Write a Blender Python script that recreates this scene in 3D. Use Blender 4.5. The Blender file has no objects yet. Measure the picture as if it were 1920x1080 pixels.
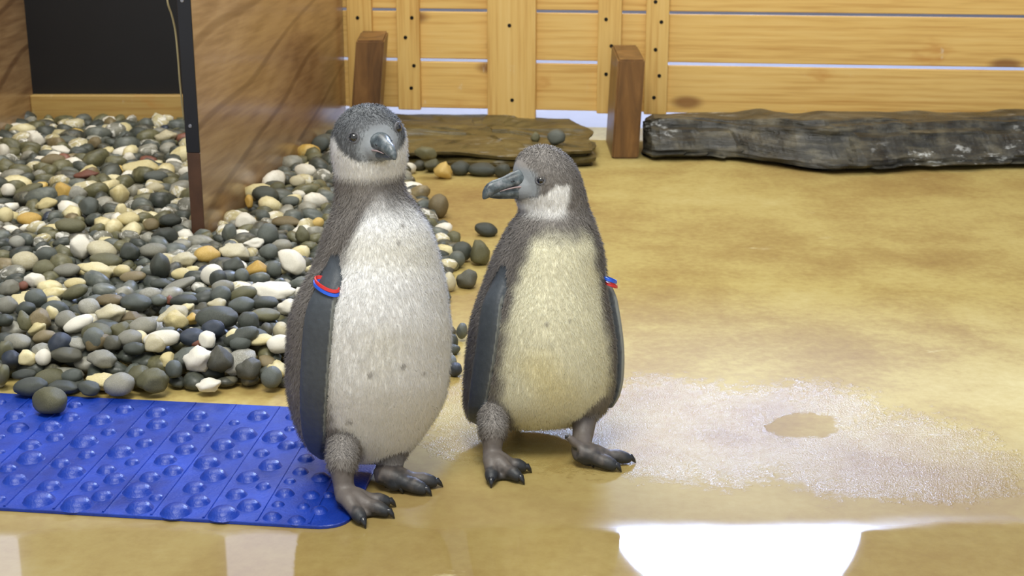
import bpy, bmesh, math, random
import numpy as np
from mathutils import Vector, noise
from mathutils.bvhtree import BVHTree
random.seed(7); np.random.seed(7)
C = bpy.context.scene.collection
SC = bpy.context.scene

# ------------------------------------------------------------------ camera
H = 0.75; PITCH = math.radians(16.2); FPX = 2650.0
cam = bpy.data.cameras.new('camera'); cam.sensor_width = 36; cam.lens = FPX*36/1920
cam.clip_start = .02
cam.dof.use_dof = True; cam.dof.focus_distance = 1.86; cam.dof.aperture_fstop = 13
co = bpy.data.objects.new('camera', cam); C.objects.link(co)
co.location = (0, 0, H); co.rotation_euler = (math.pi/2-PITCH, 0, 0)
SC.camera = co

# ------------------------------------------------------------------ world, light, exposure
SC.view_settings.view_transform = 'Standard'; SC.view_settings.look = 'None'
SC.view_settings.exposure = 0.0; SC.view_settings.gamma = 1; SC.view_settings.use_curve_mapping = False
w = bpy.data.worlds.new('world'); SC.world = w; w.use_nodes = True
w.node_tree.nodes['Background'].inputs[0].default_value = (0.95, 0.97, 1.0, 1)
w.node_tree.nodes['Background'].inputs[1].default_value = .84

def area(name, loc, target, size, size_y, power, col):
    l = bpy.data.lights.new(name, 'AREA'); l.shape = 'RECTANGLE'; l.size = size; l.size_y = size_y
    l.energy = power; l.color = col
    o = bpy.data.objects.new(name, l); C.objects.link(o); o.location = loc
    o.rotation_euler = (Vector(target)-Vector(loc)).to_track_quat('-Z', 'Y').to_euler()
    return o
area('ceiling_lamp', (-0.2, .5, 3.0), (-0.1, 2.0, 0), 1.3, 1.0, 92, (1.0, .98, .90))
area('ceiling_lamp', (-0.6, 3.9, 3.0), (-.2, 3.4, 0), 1.6, 1.0, 38, (1.0, .98, .92))
#area('window_light', (1.7, 6.2, 3.7), (0.0, 1.8, 0.2), 1.4, 1.0, 150, (.62, .72, 1.0))
area('room_light', (0.3, 5.9, 3.2), (0.3, 6.9, 0.3), 3.0, .8, 14, (.85, .90, 1.0))

# ------------------------------------------------------------------ helpers
def lin(c):
    return tuple(((x/255)/12.92 if x/255 <= .04045 else ((x/255+.055)/1.055)**2.4) for x in c[:3])
def lin4(c): return lin(c)+(1,)

cp, sp = math.cos(PITCH), math.sin(PITCH)
def ray(u, v):
    x = (u-960)/FPX; q = -(v-540)/FPX
    return Vector((x, cp+sp*q, -sp+cp*q))
def onz(u, v, z=0.0):
    d = ray(u, v); t = (z-H)/d.z
    return Vector((0, 0, H))+d*t
def ony(u, v, y):
    d = ray(u, v); return Vector((0, 0, H))+d*(y/d.y)
def depth(p): return p[1]*cp-(p[2]-H)*sp
def ppm(p): return FPX/depth(p)

def tag(o, label=None, cat=None, group=None, kind=None):
    if label: o['label'] = label
    if cat: o['category'] = cat
    if group: o['group'] = group
    if kind: o['kind'] = kind
    return o
def empty(name, loc, rz=0):
    o = bpy.data.objects.new(name, None); C.objects.link(o); o.location = loc; o.rotation_euler = (0, 0, rz)
    o.empty_display_size = .05
    return o
def mobj(name, verts, faces, mat, parent=None, smooth=False, loc=None):
    me = bpy.data.meshes.new(name); me.from_pydata([tuple(v) for v in verts], [], faces); me.update()
    if mat: me.materials.append(mat)
    if smooth: me.polygons.foreach_set('use_smooth', [True]*len(me.polygons))
    o = bpy.data.objects.new(name, me); C.objects.link(o)
    if parent: o.parent = parent
    if loc is not None: o.location = loc
    return o
def bmobj(name, bm, mat, parent=None, smooth=False, loc=None):
    me = bpy.data.meshes.new(name); bm.normal_update(); bm.to_mesh(me); bm.free()
    if mat: me.materials.append(mat)
    if smooth: me.polygons.foreach_set('use_smooth', [True]*len(me.polygons))
    o = bpy.data.objects.new(name, me); C.objects.link(o)
    if parent: o.parent = parent
    if loc is not None: o.location = loc
    return o
def box_bm(x0, x1, y0, y1, z0, z1, bev=0.0, seg=1):
    bm = bmesh.new()
    r = bmesh.ops.create_cube(bm, size=1)
    for v in r['verts']:
        v.co = Vector((x0 if v.co.x < 0 else x1, y0 if v.co.y < 0 else y1, z0 if v.co.z < 0 else z1))
    if bev: bmesh.ops.bevel(bm, geom=bm.edges[:], offset=bev, segments=seg, affect='EDGES', profile=.5)
    return bm
def tube(path, radii, n=12, up=(0, 0, 1), caps=True, squash=None, base=0):
    """closed loft along a path; returns verts, faces"""
    P = [Vector(p) for p in path]; V = []; F = []
    for i, p in enumerate(P):
        t = (P[min(i+1, len(P)-1)]-P[max(i-1, 0)]).normalized()
        a = t.cross(Vector(up)); a = a.normalized() if a.length > 1e-4 else Vector((1, 0, 0))
        b = a.cross(t).normalized()
        r = radii[i]; sq = 1 if squash is None else squash
        for k in range(n):
            an = 2*math.pi*k/n
            V.append(p+a*math.cos(an)*r+b*math.sin(an)*r*sq)
    for i in range(len(P)-1):
        for k in range(n):
            k2 = (k+1) % n
            F.append((base+i*n+k, base+i*n+k2, base+(i+1)*n+k2, base+(i+1)*n+k))
    if caps:
        F.append(tuple(base+k for k in range(n))[::-1]); F.append(tuple(base+(len(P)-1)*n+k for k in range(n)))
    return V, F

class NT:
    def __init__(s, name, **kw):
        s.m = bpy.data.materials.new(name); s.m.use_nodes = True; s.t = s.m.node_tree; s.n = s.t.nodes
        s.b = s.n['Principled BSDF']
        for k, v in kw.items():
            s.b.inputs[k.replace('_', ' ')].default_value = v
    def add(s, typ, ins=None, **props):
        nd = s.n.new(typ)
        for k, v in props.items(): setattr(nd, k, v)
        for k, v in (ins or {}).items(): s.set(nd.inputs[k], v)
        return nd
    def set(s, inp, v):
        if isinstance(v, bpy.types.NodeSocket): s.t.links.new(v, inp)
        elif isinstance(v, bpy.types.Node): s.t.links.new(v.outputs[0], inp)
        else: inp.default_value = v
    def math(s, op, a, b=0.0, c=None, clamp=False):
        nd = s.n.new('ShaderNodeMath'); nd.operation = op; nd.use_clamp = clamp
        s.set(nd.inputs[0], a); s.set(nd.inputs[1], b)
        if c is not None: s.set(nd.inputs[2], c)
        return nd.outputs[0]
    def coords(s, kind='Object', scale=(1, 1, 1), rot=(0, 0, 0), rnd=0.0):
        tc = s.n.new('ShaderNodeTexCoord'); v = tc.outputs[kind]
        if rnd:
            oi = s.n.new('ShaderNodeObjectInfo'); m = s.n.new('ShaderNodeVectorMath'); m.operation = 'ADD'
            mu = s.math('MULTIPLY', oi.outputs['Random'], rnd)
            s.set(m.inputs[0], v); s.set(m.inputs[1], mu); v = m.outputs[0]
        mp = s.n.new('ShaderNodeMapping'); mp.inputs['Scale'].default_value = scale; mp.inputs['Rotation'].default_value = rot
        s.set(mp.inputs['Vector'], v); return mp.outputs[0]
    def noise(s, vec, scale, detail=4, rough=.5, dist=0.0):
        nd = s.add('ShaderNodeTexNoise', {'Vector': vec, 'Scale': scale, 'Detail': detail, 'Roughness': rough, 'Distortion': dist})
        return nd.outputs['Fac']
    def ramp(s, fac, stops, interp='LINEAR'):
        nd = s.n.new('ShaderNodeValToRGB'); cr = nd.color_ramp; cr.interpolation = interp
        while len(cr.elements) < len(stops): cr.elements.new(.5)
        for e, (p, c) in zip(cr.elements, stops):
            e.position = p; e.color = (c+(1,)) if len(c) == 3 else c
        s.set(nd.inputs[0], fac); return nd.outputs[0]
    def step(s, fac, a, b):
        nd = s.add('ShaderNodeMapRange', {'Value': fac, 'From Min': a, 'From Max': b}); nd.interpolation_type = 'SMOOTHSTEP'
        return nd.outputs[0]
    def mix(s, f, a, b, mode='MIX'):
        nd = s.n.new('ShaderNodeMix'); nd.data_type = 'RGBA'; nd.blend_type = mode
        s.set(nd.inputs[0], f); s.set(nd.inputs[6], a); s.set(nd.inputs[7], b); return nd.outputs[2]
    def color(s, v): s.set(s.b.inputs['Base Color'], v)
    def bump(s, h, strength=.3, dist=.01, prev=None):
        nd = s.add('ShaderNodeBump', {'Height': h, 'Strength': strength, 'Distance': dist})
        if prev is not None: s.set(nd.inputs['Normal'], prev)
        s.set(s.b.inputs['Normal'], nd.outputs[0]); return nd.outputs[0]

def pine(name, axis, tint=1.0):
    t = NT(name, Roughness=.5)
    sc = {'x': (1.2, 9, 9), 'z': (9, 9, 1.2)}[axis]
    v = t.coords('Object', sc, rnd=17)
    n1 = t.noise(v, 1.6, 3, .5, .6)
    wv = t.add('ShaderNodeTexWave', {'Vector': v, 'Scale': 1.6, 'Distortion': 5.0, 'Detail': 2.0, 'Detail Scale': .8},
               bands_direction='Z' if axis == 'x' else 'X')
    n2 = t.noise(t.coords('Object', {'x': (6, 160, 160), 'z': (160, 160, 6)}[axis], rnd=9), 1.0, 3)
    f = t.math('ADD', t.math('MULTIPLY', wv.outputs['Fac'], .10), t.math('MULTIPLY', n2, .46))
    f = t.math('ADD', f, t.math('MULTIPLY', n1, .46))
    k = tint
    c = t.ramp(f, [(.2, tuple(x*k for x in lin((240, 206, 132)))), (.5, tuple(x*k for x in lin((230, 190, 110)))), (.75, tuple(x*k for x in lin((200, 150, 76))))])
    # dark knots
    sx = t.add('ShaderNodeSeparateXYZ', {0: t.coords('Object', {'x': (1.9, 0, 4.5), 'z': (6, 0, 2.0)}[axis], rnd=31)})
    cxz = t.add('ShaderNodeCombineXYZ', {0: sx.outputs[0], 1: sx.outputs[2]})
    vo = t.add('ShaderNodeTexVoronoi', {'Vector': cxz.outputs[0], 'Scale': 1.0}, voronoi_dimensions='2D')
    kn = t.step(vo.outputs['Distance'], .12, .04)
    c = t.mix(t.math('MULTIPLY', kn, .75), c, lin4((120, 68, 30)))
    # orange stains creeping along the wood
    st = t.step(t.noise(t.coords('Object', (2.5, 2.5, 5), rnd=5), 1.3, 4, .6), .60, .74)
    c = t.mix(t.math('MULTIPLY', st, .65), c, lin4((190, 118, 40)))
    dp_ = t.step(t.noise(t.coords('Object', (7, 1, 3), rnd=23), 2.4, 7, .75), .60, .70); wz_ = t.step(t.noise(t.coords('Object', (1, 1, 1), rnd=11), .9, 1), .50, .62)
    c = t.mix(t.math('MULTIPLY', t.math('MULTIPLY', dp_, wz_), .45), c, lin4((228, 220, 196)))
    t.color(c); t.bump(f, .25, .002)
    return t.m
M = {}
M['pine_x'] = pine('pine_board', 'x'); M['pine_z'] = pine('pine_batten', 'z', .97)

def walnut():
    t = NT('walnut_laminate', Roughness=.3)
    t.b.inputs['Coat Weight'].default_value = .25; t.b.inputs['Coat Roughness'].default_value = .15
    v = t.coords('Object', (1, 1.0, 3.4), (math.radians(-38), 0, 0))
    n = t.noise(v, 2.2, 5, .55, 1.2)
    wv = t.add('ShaderNodeTexWave', {'Vector': v, 'Scale': 1.5, 'Distortion': 9, 'Detail': 3.0, 'Detail Scale': 1.0}, bands_direction='Z')
    fine = t.noise(t.coords('Object', (1, 6, 90), (math.radians(-38), 0, 0)), 1.0, 4)
    f = t.math('ADD', t.math('MULTIPLY', wv.outputs['Fac'], .08), t.math('ADD', t.math('MULTIPLY', n, .45), t.math('MULTIPLY', fine, .42)))
    c = t.ramp(f, [(.30, lin((124, 92, 62))), (.42, lin((154, 120, 82))), (.54, lin((176, 142, 100))), (.72, lin((192, 160, 116)))])
    ln = t.add('ShaderNodeTexWave', {'Vector': v, 'Scale': .55, 'Distortion': 12, 'Detail': 2.0, 'Detail Scale': .7}, bands_direction='Z')
    vein = t.step(ln.outputs['Fac'], .05, .0)
    c = t.mix(t.math('MULTIPLY', vein, .55), c, lin4((92, 58, 34)))
    t.color(c); return t.m
M['walnut'] = walnut()
def simple(name, col, rough=.5, var=.25, scale=14, bump=.1, coat=0, metal=0, dist=.002):
    t = NT(name, Roughness=rough, Metallic=metal); v = t.coords('Object', rnd=5)
    n = t.noise(v, scale, 5, .6)
    a = lin(col)
    t.color(t.ramp(n, [(.25, tuple(x*(1-var) for x in a)), (.75, tuple(min(1, x*(1+var)) for x in a))]))
    if coat: t.b.inputs['Coat Weight'].default_value = coat; t.b.inputs['Coat Roughness'].default_value = .08
    if bump: t.bump(n, bump, dist)
    return t.m
M['black_board'] = simple('black_board', (11, 11, 15), .5, .25, 6, 0)
M['black_trim'] = simple('black_trim', (14, 15, 21), .3, .2, 10, 0)
M['dark_brown'] = simple('dark_brown_edging', (74, 48, 32), .4, .3, 20, .1)
M['sill'] = pine('sill_wood', 'x', .62)
M['brace'] = None
t = NT('stained_brace_wood', Roughness=.38); v = t.coords('Object', (10, 10, 1.5), rnd=3)
n = t.noise(v, 2.5, 5, .6, .8)
t.color(t.ramp(n, [(.3, lin((80, 54, 28))), (.55, lin((118, 82, 42))), (.8, lin((150, 110, 62)))])); t.bump(n, .2, .002)
M['brace'] = t.m
M['screw'] = simple('dark_screw', (30, 28, 26), .4, .2, 30, 0, metal=.6)
M['steel'] = simple('steel_screw', (150, 150, 155), .3, .1, 30, 0, metal=.9)
M['cable'] = simple('beige_cable', (190, 180, 140), .5, .1, 30, 0)
M['white_floor'] = simple('white_painted_floor', (214, 216, 226), .25, .06, 3, 0)
M['white_wall'] = simple('grey_wall_paint', (128, 132, 146), .8, .04, 2, 0)

# ---- floor: ochre sealed floor, partly under a film of water
def floor_mat():
    t = NT('ochre_wet_floor'); v = t.coords('Object')
    n1 = t.noise(v, 1.7, 5, .6, .4); n2 = t.noise(v, 7, 5, .6); n3 = t.noise(v, 60, 4, .7)
    f = t.math('ADD', t.math('MULTIPLY', n1, .55), t.math('ADD', t.math('MULTIPLY', n2, .25), t.math('MULTIPLY', n3, .22)))
    c = t.ramp(f, [(.34, lin((140, 110, 60))), (.46, lin((164, 140, 80))), (.55, lin((182, 163, 98))), (.68, lin((198, 184, 124)))])
    sep = t.add('ShaderNodeSeparateXYZ', {0: v})
    X, Y = sep.outputs[0], sep.outputs[1]
    # duller, browner colour in the foreground
    fg = t.step(t.math('ADD', Y, t.math('MULTIPLY', n1, .6)), 2.35, 1.9)
    c = t.mix(t.math('MULTIPLY', fg, .85), c, t.mix(.7, c, lin4((124, 104, 66))))
    # pale scuffs
    sc = t.step(t.noise(t.coords('Object', (2.2, 5, 1)), 2.2, 6, .72), .64, .72)
    c = t.mix(t.math('MULTIPLY', sc, .4), c, lin4((226, 216, 178)))
    t.color(c)
    # wetness masks (water lies where the photo shows it)
    def blob(cx, cy, rx, ry, wob=.5):
        dx = t.math('DIVIDE', t.math('SUBTRACT', X, cx), rx); dy = t.math('DIVIDE', t.math('SUBTRACT', Y, cy), ry)
        r = t.math('ADD', t.math('MULTIPLY', dx, dx), t.math('MULTIPLY', dy, dy))
        r = t.math('ADD', r, t.math('MULTIPLY', t.math('SUBTRACT', n2, .5), wob*4))
        r = t.math('ADD', r, t.math('MULTIPLY', t.math('SUBTRACT', n3, .5), 2.2))
        return t.step(r, 1.25, .75)
    p1 = onz(1330, 800); p2 = onz(1640, 850); p3 = onz(1000, 830); p4 = onz(870, 760); p5 = onz(1520, 800)
    drop = blob(p1.x, p1.y, .30, .20); drop = t.math('MAXIMUM', drop, blob(p2.x, p2.y, .19, .15))
    drop = t.math('MAXIMUM', drop, blob(p3.x, p3.y, .14, .09)); drop = t.math('MAXIMUM', drop, blob(p4.x, p4.y, .07, .12))
    drop = t.math('MULTIPLY', drop, t.math('SUBTRACT', 1.0, blob(p5.x, p5.y, .05, .045, 1.1)))
    film = t.step(t.math('ADD', Y, t.math('MULTIPLY', n1, .15)), 1.66, 1.60)
    rough = t.math('SUBTRACT', .66, t.math('MULTIPLY', film, .635))
    rough = t.math('SUBTRACT', rough, t.math('MULTIPLY', drop, .40))
    rough = t.math('MAXIMUM', rough, .02)
    t.set(t.b.inputs['Roughness'], rough)
    g = t.noise(v, 520, 2, .6); g2 = t.noise(v, 260, 2, .5)
    amp = t.math('MULTIPLY', drop, t.math('SUBTRACT', 1.0, film))
    h1 = t.math('MULTIPLY', t.math('ADD', g, g2), amp)
    t.bump(h1, 1.0, .00068)
    t.b.inputs['IOR'].default_value = 1.42
    return t.m
M['floor'] = floor_mat()

# ------------------------------------------------------------------ structure
FA = math.radians(7.0); FY = 4.25          # fence line: y = FY - tan(FA)*x
fe = Vector((math.cos(FA), -math.sin(FA), 0)); fn = Vector((math.sin(FA), math.cos(FA), 0))  # along, away from camera
F0 = Vector((0, FY, 0))
def fpt(u, v, off=0.0):
    """pixel -> (s, z) on the fence plane shifted off metres away from the camera"""
    d = ray(u, v); o = Vector((0, 0, H)); q = F0+fn*off
    k = (q-o).dot(fn)/d.dot(fn); p = o+d*k
    return (p-F0).dot(fe), p.z

ye = onz(1100, 243).y
o = mobj('floor', [(-3.5, .2, 0), (3.5, .2, 0), (3.5, ye-.35, 0), (-3.5, ye+.5, 0)], [(0, 1, 2, 3)], M['floor']); tag(o, kind='structure')
o = mobj('trim_1', [(-3.5, ye+.5, 0), (3.5, ye-.35, 0), (3.5, 7, 0), (-3.5, 7, 0)], [(0, 1, 2, 3)], M['white_floor']); tag(o, kind='structure')

# back wall with an arched window and plain windows, seen only mirrored in the wet floor
WY = 7.0
def mir(u, v):
    d = ray(u, v); p = Vector((0, 0, H))+d*(WY/d.y); return p.x, -p.z
bm = box_bm(-3.5, 3.5, WY+.06, WY+.2, 0, 4.5); o = bmobj('wall_back', bm, M['white_wall']); tag(o, kind='structure')
bm = box_bm(-3.62, -3.5, .2, WY+.2, 0, 4.5); o = bmobj('wall_left', bm, M['white_wall']); tag(o, kind='structure')
bm = box_bm(3.5, 3.62, .2, WY+.2, 0, 4.5); o = bmobj('wall_right', bm, M['white_wall']); tag(o, kind='structure')
def emit(name, col, s):
    m = bpy.data.materials.new(name); m.use_nodes = True; nt = m.node_tree
    nt.nodes.remove(nt.nodes['Principled BSDF']); e = nt.nodes.new('ShaderNodeEmission')
    e.inputs[0].default_value = col+(1,); e.inputs[1].default_value = s
    nt.links.new(e.outputs[0], nt.nodes['Material Output'].inputs[0]); return m
M['day'] = emit('daylight_pane', (.46, .60, 1.0), 175.0)
M['day2'] = emit('dim_daylight_pane', (.62, .68, 1.0), 3.2)
M['frame'] = simple('white_window_frame', (190, 194, 205), .5, .05, 5, 0)
pts = [mir(u, v) for u, v in ((1155, 965), (1612, 985), (1608, 1010), (1595, 1042), (1570, 1080), (1532, 1108), (1472, 1132), (1400, 1141), (1330, 1135), (1262, 1112), (1215, 1080), (1188, 1056), (1168, 1032), (1156, 1008))]
xl, zs = pts[0]; xr = pts[1][0]; ztop = max(q[1] for q in pts)
def pane(name, pts, mat, y):
    n = len(pts); V = [(x, y, z) for x, z in pts]+[(x, y+.02, z) for x, z in pts]
    F = [tuple(range(n))[::-1] if False else tuple(range(n)), tuple(range(n, 2*n))[::-1]]+[(i, (i+1) % n, n+(i+1) % n, n+i) for i in range(n)]
    return mobj(name, V, F, mat)
wo = pane('window_1', pts, M['day'], WY); tag(wo, kind='structure')
fr = []
cx0 = (xl+xr)/2; cz0 = zs+(ztop-zs)*.4
for s_, yy in ((1.0, WY-.03), (1.06, WY-.03), (1.06, WY+.05), (1.0, WY+.05)):
    fr.append([(cx0+(x-cx0)*s_, yy, cz0+(z-cz0)*s_*(1.02 if s_ > 1 else 1)) for x, z in pts])
V = sum(fr, []); n = len(pts); F = []
for a in range(4):
    b = (a+1) % 4
    for i in range(n): F.append((a*n+i, a*n+(i+1) % n, b*n+(i+1) % n, b*n+i))
mobj('window_frame', V, F, M['frame'], wo)
xa, za = mir(421, 992); xb, _ = mir(560, 1000); _, zb = mir(560, 1200)
w2 = pane('window_2', [(xa, za), (xb, za), (xb, zb), (xa, zb)], M['day2'], WY); tag(w2, kind='structure')
xa, za = mir(-260, 978); xb, _ = mir(28, 985); _, zb = mir(28, 1150)
w3 = pane('window_3', [(xa, za), (xb, za), (xb, zb), (xa, zb)], M['day2'], WY); tag(w3, kind='structure')

# ------------------------------------------------------------------ fence
FENCE_TOP = 0.98
fence = empty('slatted_fence', F0, -FA)
tag(fence, 'pale pine fence of wide horizontal boards with vertical battens across the back', 'fence')
rows = []
_, zb0 = fpt(1100, 206, .02); _, zt0 = fpt(1100, 119.0, .02); _, zb1 = fpt(1100, 113, .02)
pitch_b = zb1-zb0; hb = zt0-zb0
z = zb0; r = 0
while z < FENCE_TOP:
    # boards are butted behind the centre post
    sj = fpt(960, 100)[0]
    for s0, s1 in ((-2.3, sj-.001), (sj+.001, 2.3)):
        bm = box_bm(-(s1-s0)/2, (s1-s0)/2, -.010, .010, 0, hb, .0025, 2)
        for v_ in bm.verts: v_.co.z += .0012*noise.noise(Vector((v_.co.x*2, r, 0)))
        bmobj('board', bm, M['pine_x'], fence, loc=((s0+s1)/2, .012, z))
    z += pitch_b; r += 1
def batten(u0, u1, name='batten', zlo=None, w=None, proud=.022):
    s0, _ = fpt(u0, 100); s1, _ = fpt(u1, 100)
    zl = zb0-.004 if zlo is None else zlo
    bm = box_bm(-(s1-s0)/2, (s1-s0)/2, -proud/2, proud/2, 0, FENCE_TOP+.02-zl, .003, 2)
    return bmobj(name, bm, M['pine_z'], fence, loc=((s0+s1)/2, -proud/2+.001, zl)), (s0+s1)/2
screws = {0: [(669, 34), (671, 129)], 1: [(771, 34), (759, 71), (775, 124), (770, 166)], 2: [(955, 48), (960, 188)],
          3: [(1136, 37), (1146, 87), (1136, 140), (1146, 176)], 4: [(1229, 4), (1240, 42), (1229, 94), (1236, 143), (1226, 184)],
          5: [(460, 60), (465, 120)]}
for i, (u0, u1) in enumerate([(655, 701), (747, 789), (916, 1006), (1121, 1165), (1210, 1253), (440, 490)]):
    if i == 2: b_, s_ = batten(u0, u1, 'post', 0.0, proud=.03)
    else: b_, s_ = batten(u0, u1)
    for (u, v_) in screws[i]:
        s1, z1 = fpt(u, v_, -.03)
        V, F = tube([(0, 0, 0), (0, .002, 0), (0, .006, 0)], [.0052, .006, .006], 10, up=(0, 0, 1))
        so = mobj('screw', V, F, M['screw'], b_)
        so.location = (s1-s_, -(.03 if i == 2 else .022)/2-.0015, z1-b_.location.z)

# wooden braces standing in front of the fence
def brace(u0, u1, vt0, vb, label, lean=0.0, depthm=.26, vtop_l=None):
    fl = onz(u0, vb); fr_ = onz(u1, vb); y0 = fl.y
    ztop = ony(u0, vt0, y0).z; wd = fr_.x-fl.x
    V = []
    for (y, zt) in ((0, ztop), (depthm, ztop*1.04)):
        for x in (0, wd): V.append((x, y, 0))
        for x in (0, wd): V.append((x+lean, y, zt))
    F = [(0, 1, 3, 2), (5, 4, 6, 7), (4, 0, 2, 6), (1, 5, 7, 3), (2, 3, 7, 6), (4, 5, 1, 0)]
    bm = bmesh.new(); vs = [bm.verts.new(v_) for v_ in V]
    for f in F: bm.faces.new([vs[i] for i in f])
    bmesh.ops.recalc_face_normals(bm, faces=bm.faces[:])
    bmesh.ops.bevel(bm, geom=bm.edges[:], offset=.005, segments=2, affect='EDGES')
    o = bmobj('fence_brace', bm, M['brace'], loc=(fl.x, y0, 0)); tag(o, label, 'wooden brace')
    return o
brace(1147, 1197, 112, 298, 'brown wooden block brace standing at the left end of the long dark rock', 0.012)
brace(654, 706, 76, 276, 'leaning brown wooden brace behind the head of the taller penguin', 0.030, .15)

# ------------------------------------------------------------------ wooden shelter box
pf = onz(386, 486); pb = onz(650, 246)
box = empty('nest_box', (pf.x, pf.y, 0)); tag(box, 'open walnut laminate nest box with black back panel over the pebbles', 'nest box')
dr = Vector((pb.x-pf.x, pb.y-pf.y, 0)); L = dr.length; ang = math.atan2(dr.y, dr.x)-math.pi/2
TH = .023; BH = .60
o = bmobj('side_panel', box_bm(-TH, 0, 0, L, 0, BH, .001), M['walnut'], box); o.rotation_euler = (0, 0, ang)
# edging strip on the front edge: black above, brown below
zsplit = ony(362, 286, pf.y).z
o = bmobj('edge_strip', box_bm(-TH-.002, .0025, -.004, .0005, zsplit, BH, .0008), M['black_trim'], box); o.rotation_euler = (0, 0, ang); o['label'] = 'black upper edge strip'
es = o
o2 = bmobj('edge_strip', box_bm(-TH-.0015, .002, -.004, .0005, 0, zsplit-.0005, .0008), M['dark_brown'], box); o2.rotation_euler = (0, 0, ang); o2['label'] = 'dark brown lower edge strip'
for (u, v_) in ((344, 1), (358, 236)):
    p = ony(u, v_, pf.y)
    V, F = tube([(0, 0, 0), (0, .001, 0), (0, .004, 0)], [.003, .004, .004], 10)
    so = mobj('screw', V, F, M['steel'], es); so.location = (-.014, -.0055, p.z)
bl = onz(50, 232); xw = pf.x-(onz(50, 232).x)
# back panel and sill run from the left wall to the side panel
yb = pb.y-.12
lb = onz(50, 232)
xr_ = pf.x+dr.x*((yb-pf.y)/dr.y)-.027
xl_ = ony(52, 120, yb).x
o = bmobj('back_panel', box_bm(xl_-.03-pf.x, xr_-pf.x, yb+.02-pf.y, yb+.035-pf.y, .02, BH, .001), M['black_board'], box)
zs_t = ony(200, 178, yb).z
o = bmobj('sill', box_bm(-(xr_-xl_)/2, (xr_-xl_)/2, 0, .03, 0, zs_t, .003), M['sill'], box, loc=((xl_+xr_)/2-pf.x, yb-.01-pf.y, 0))
o = bmobj('side_panel', box_bm(-TH, 0, -L*.95, .03, 0, BH, .001), M['walnut'], box, loc=(xl_-pf.x, yb-pf.y, 0))
o.rotation_euler = (0, 0, math.radians(1))
# thin cable hanging inside
cpts = [(308, -60), (314, 2), (322, 28), (329, 60), (334, 110), (337, 150), (341, 190), (345, 222)]
cy = pf.y+.10
P = [ony(u, v_, cy+.02*i) for i, (u, v_) in enumerate(cpts)]
base = P[-1].copy(); PP = []
for i in range(len(P)-1):
    for k in range(5):
        tt = k/5; p0 = P[max(i-1, 0)]; p1 = P[i]; p2 = P[i+1]; p3 = P[min(i+2, len(P)-1)]
        PP.append(.5*((2*p1)+(-p0+p2)*tt+(2*p0-5*p1+4*p2-p3)*tt*tt+(-p0+3*p1-3*p2+p3)*tt**3)-base)
PP.append(P[-1]-base)
V, F = tube(PP, [.0021]*len(PP), 8, up=(0, 1, 0))
o = mobj('cable', V, F, M['cable'], smooth=True, loc=base); tag(o, 'thin beige cable hanging down beside the black back panel of the nest box', 'cable')

# ------------------------------------------------------------------ slate slabs
def slate(name, label, outline, z0, thick, layers, mat, cat, seed=1, tilt=0.0, droop=0.0, step_in=.03):
    """stack of thin split layers with ragged edges, one continuous lump"""
    rnd = random.Random(seed)
    cx = sum(p.x for p in outline)/len(outline); cy = sum(p.y for p in outline)/len(outline)
    # resample outline
    pts = []; n = len(outline)
    for i in range(n):
        a, b = outline[i], outline[(i+1) % n]; k = max(2, int((b-a).length/.018))
        for j in range(k): pts.append(a.lerp(b, j/k))
    n = len(pts); bm = bmesh.new(); prev = None; zz = 0
    prof = []
    for l in range(layers):
        th = thick/layers*rnd.uniform(.6, 1.4); ins = rnd.uniform(-.4, 1)*step_in*(l/layers+.3)
        prof += [(zz, ins, l), (zz+th*.85, ins-.004, l), (zz+th, ins+.006, l)]; zz += th
    k = thick/zz; prof = [(a*k, b, c) for a, b, c in prof]
    rings = []
    for (zz, ins, l) in prof:
        ring = []
        for i, p in enumerate(pts):
            d = Vector((cx-p.x, cy-p.y, 0)); dl = d.length; d /= dl
            j = noise.noise(Vector((p.x*9, p.y*9, l*3.1+seed)))*.022+noise.noise(Vector((p.x*38, p.y*38, l*5+seed)))*.007
            q = p+d*(ins+j)
            wz = z0+zz+tilt*(p.y-cy)+.008*noise.noise(Vector((p.x*5, p.y*5, seed+l*.6)))*(0 if zz == 0 else 1)
            wz += droop*max(0, noise.noise(Vector((p.x*3, seed, 1))))*zz
            ring.append(bm.verts.new((q.x-cx, q.y-cy, max(0.0, wz) if zz == 0 else wz)))
        rings.append(ring)
    for a, b in zip(rings[:-1], rings[1:]):
        for i in range(n): bm.faces.new((a[i], a[(i+1) % n], b[(i+1) % n], b[i]))
    last = rings[-1]
    for f in (.8, .55, .3, .12):
        ring = []
        for i, v_ in enumerate(rings[-1] if False else last):
            x, y = v_.co.x*f, v_.co.y*f
            st = .007*round(2.2*noise.noise(Vector((x*5+seed, y*11, 2))))
            ring.append(bm.verts.new((x, y, z0+thick+.002+tilt*y+st+.008*noise.noise(Vector((x*6, y*9, seed))))))
        prv = rings[-1]
        for i in range(n): bm.faces.new((prv[i], prv[(i+1) % n], ring[(i+1) % n], ring[i]))
        rings.append(ring)
    bm.faces.new(rings[-1]); bm.faces.new(rings[0][::-1])
    bmesh.ops.recalc_face_normals(bm, faces=bm.faces[:])
    o = bmobj(name, bm, mat, loc=(cx, cy, 0)); tag(o, label, cat); return o
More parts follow.
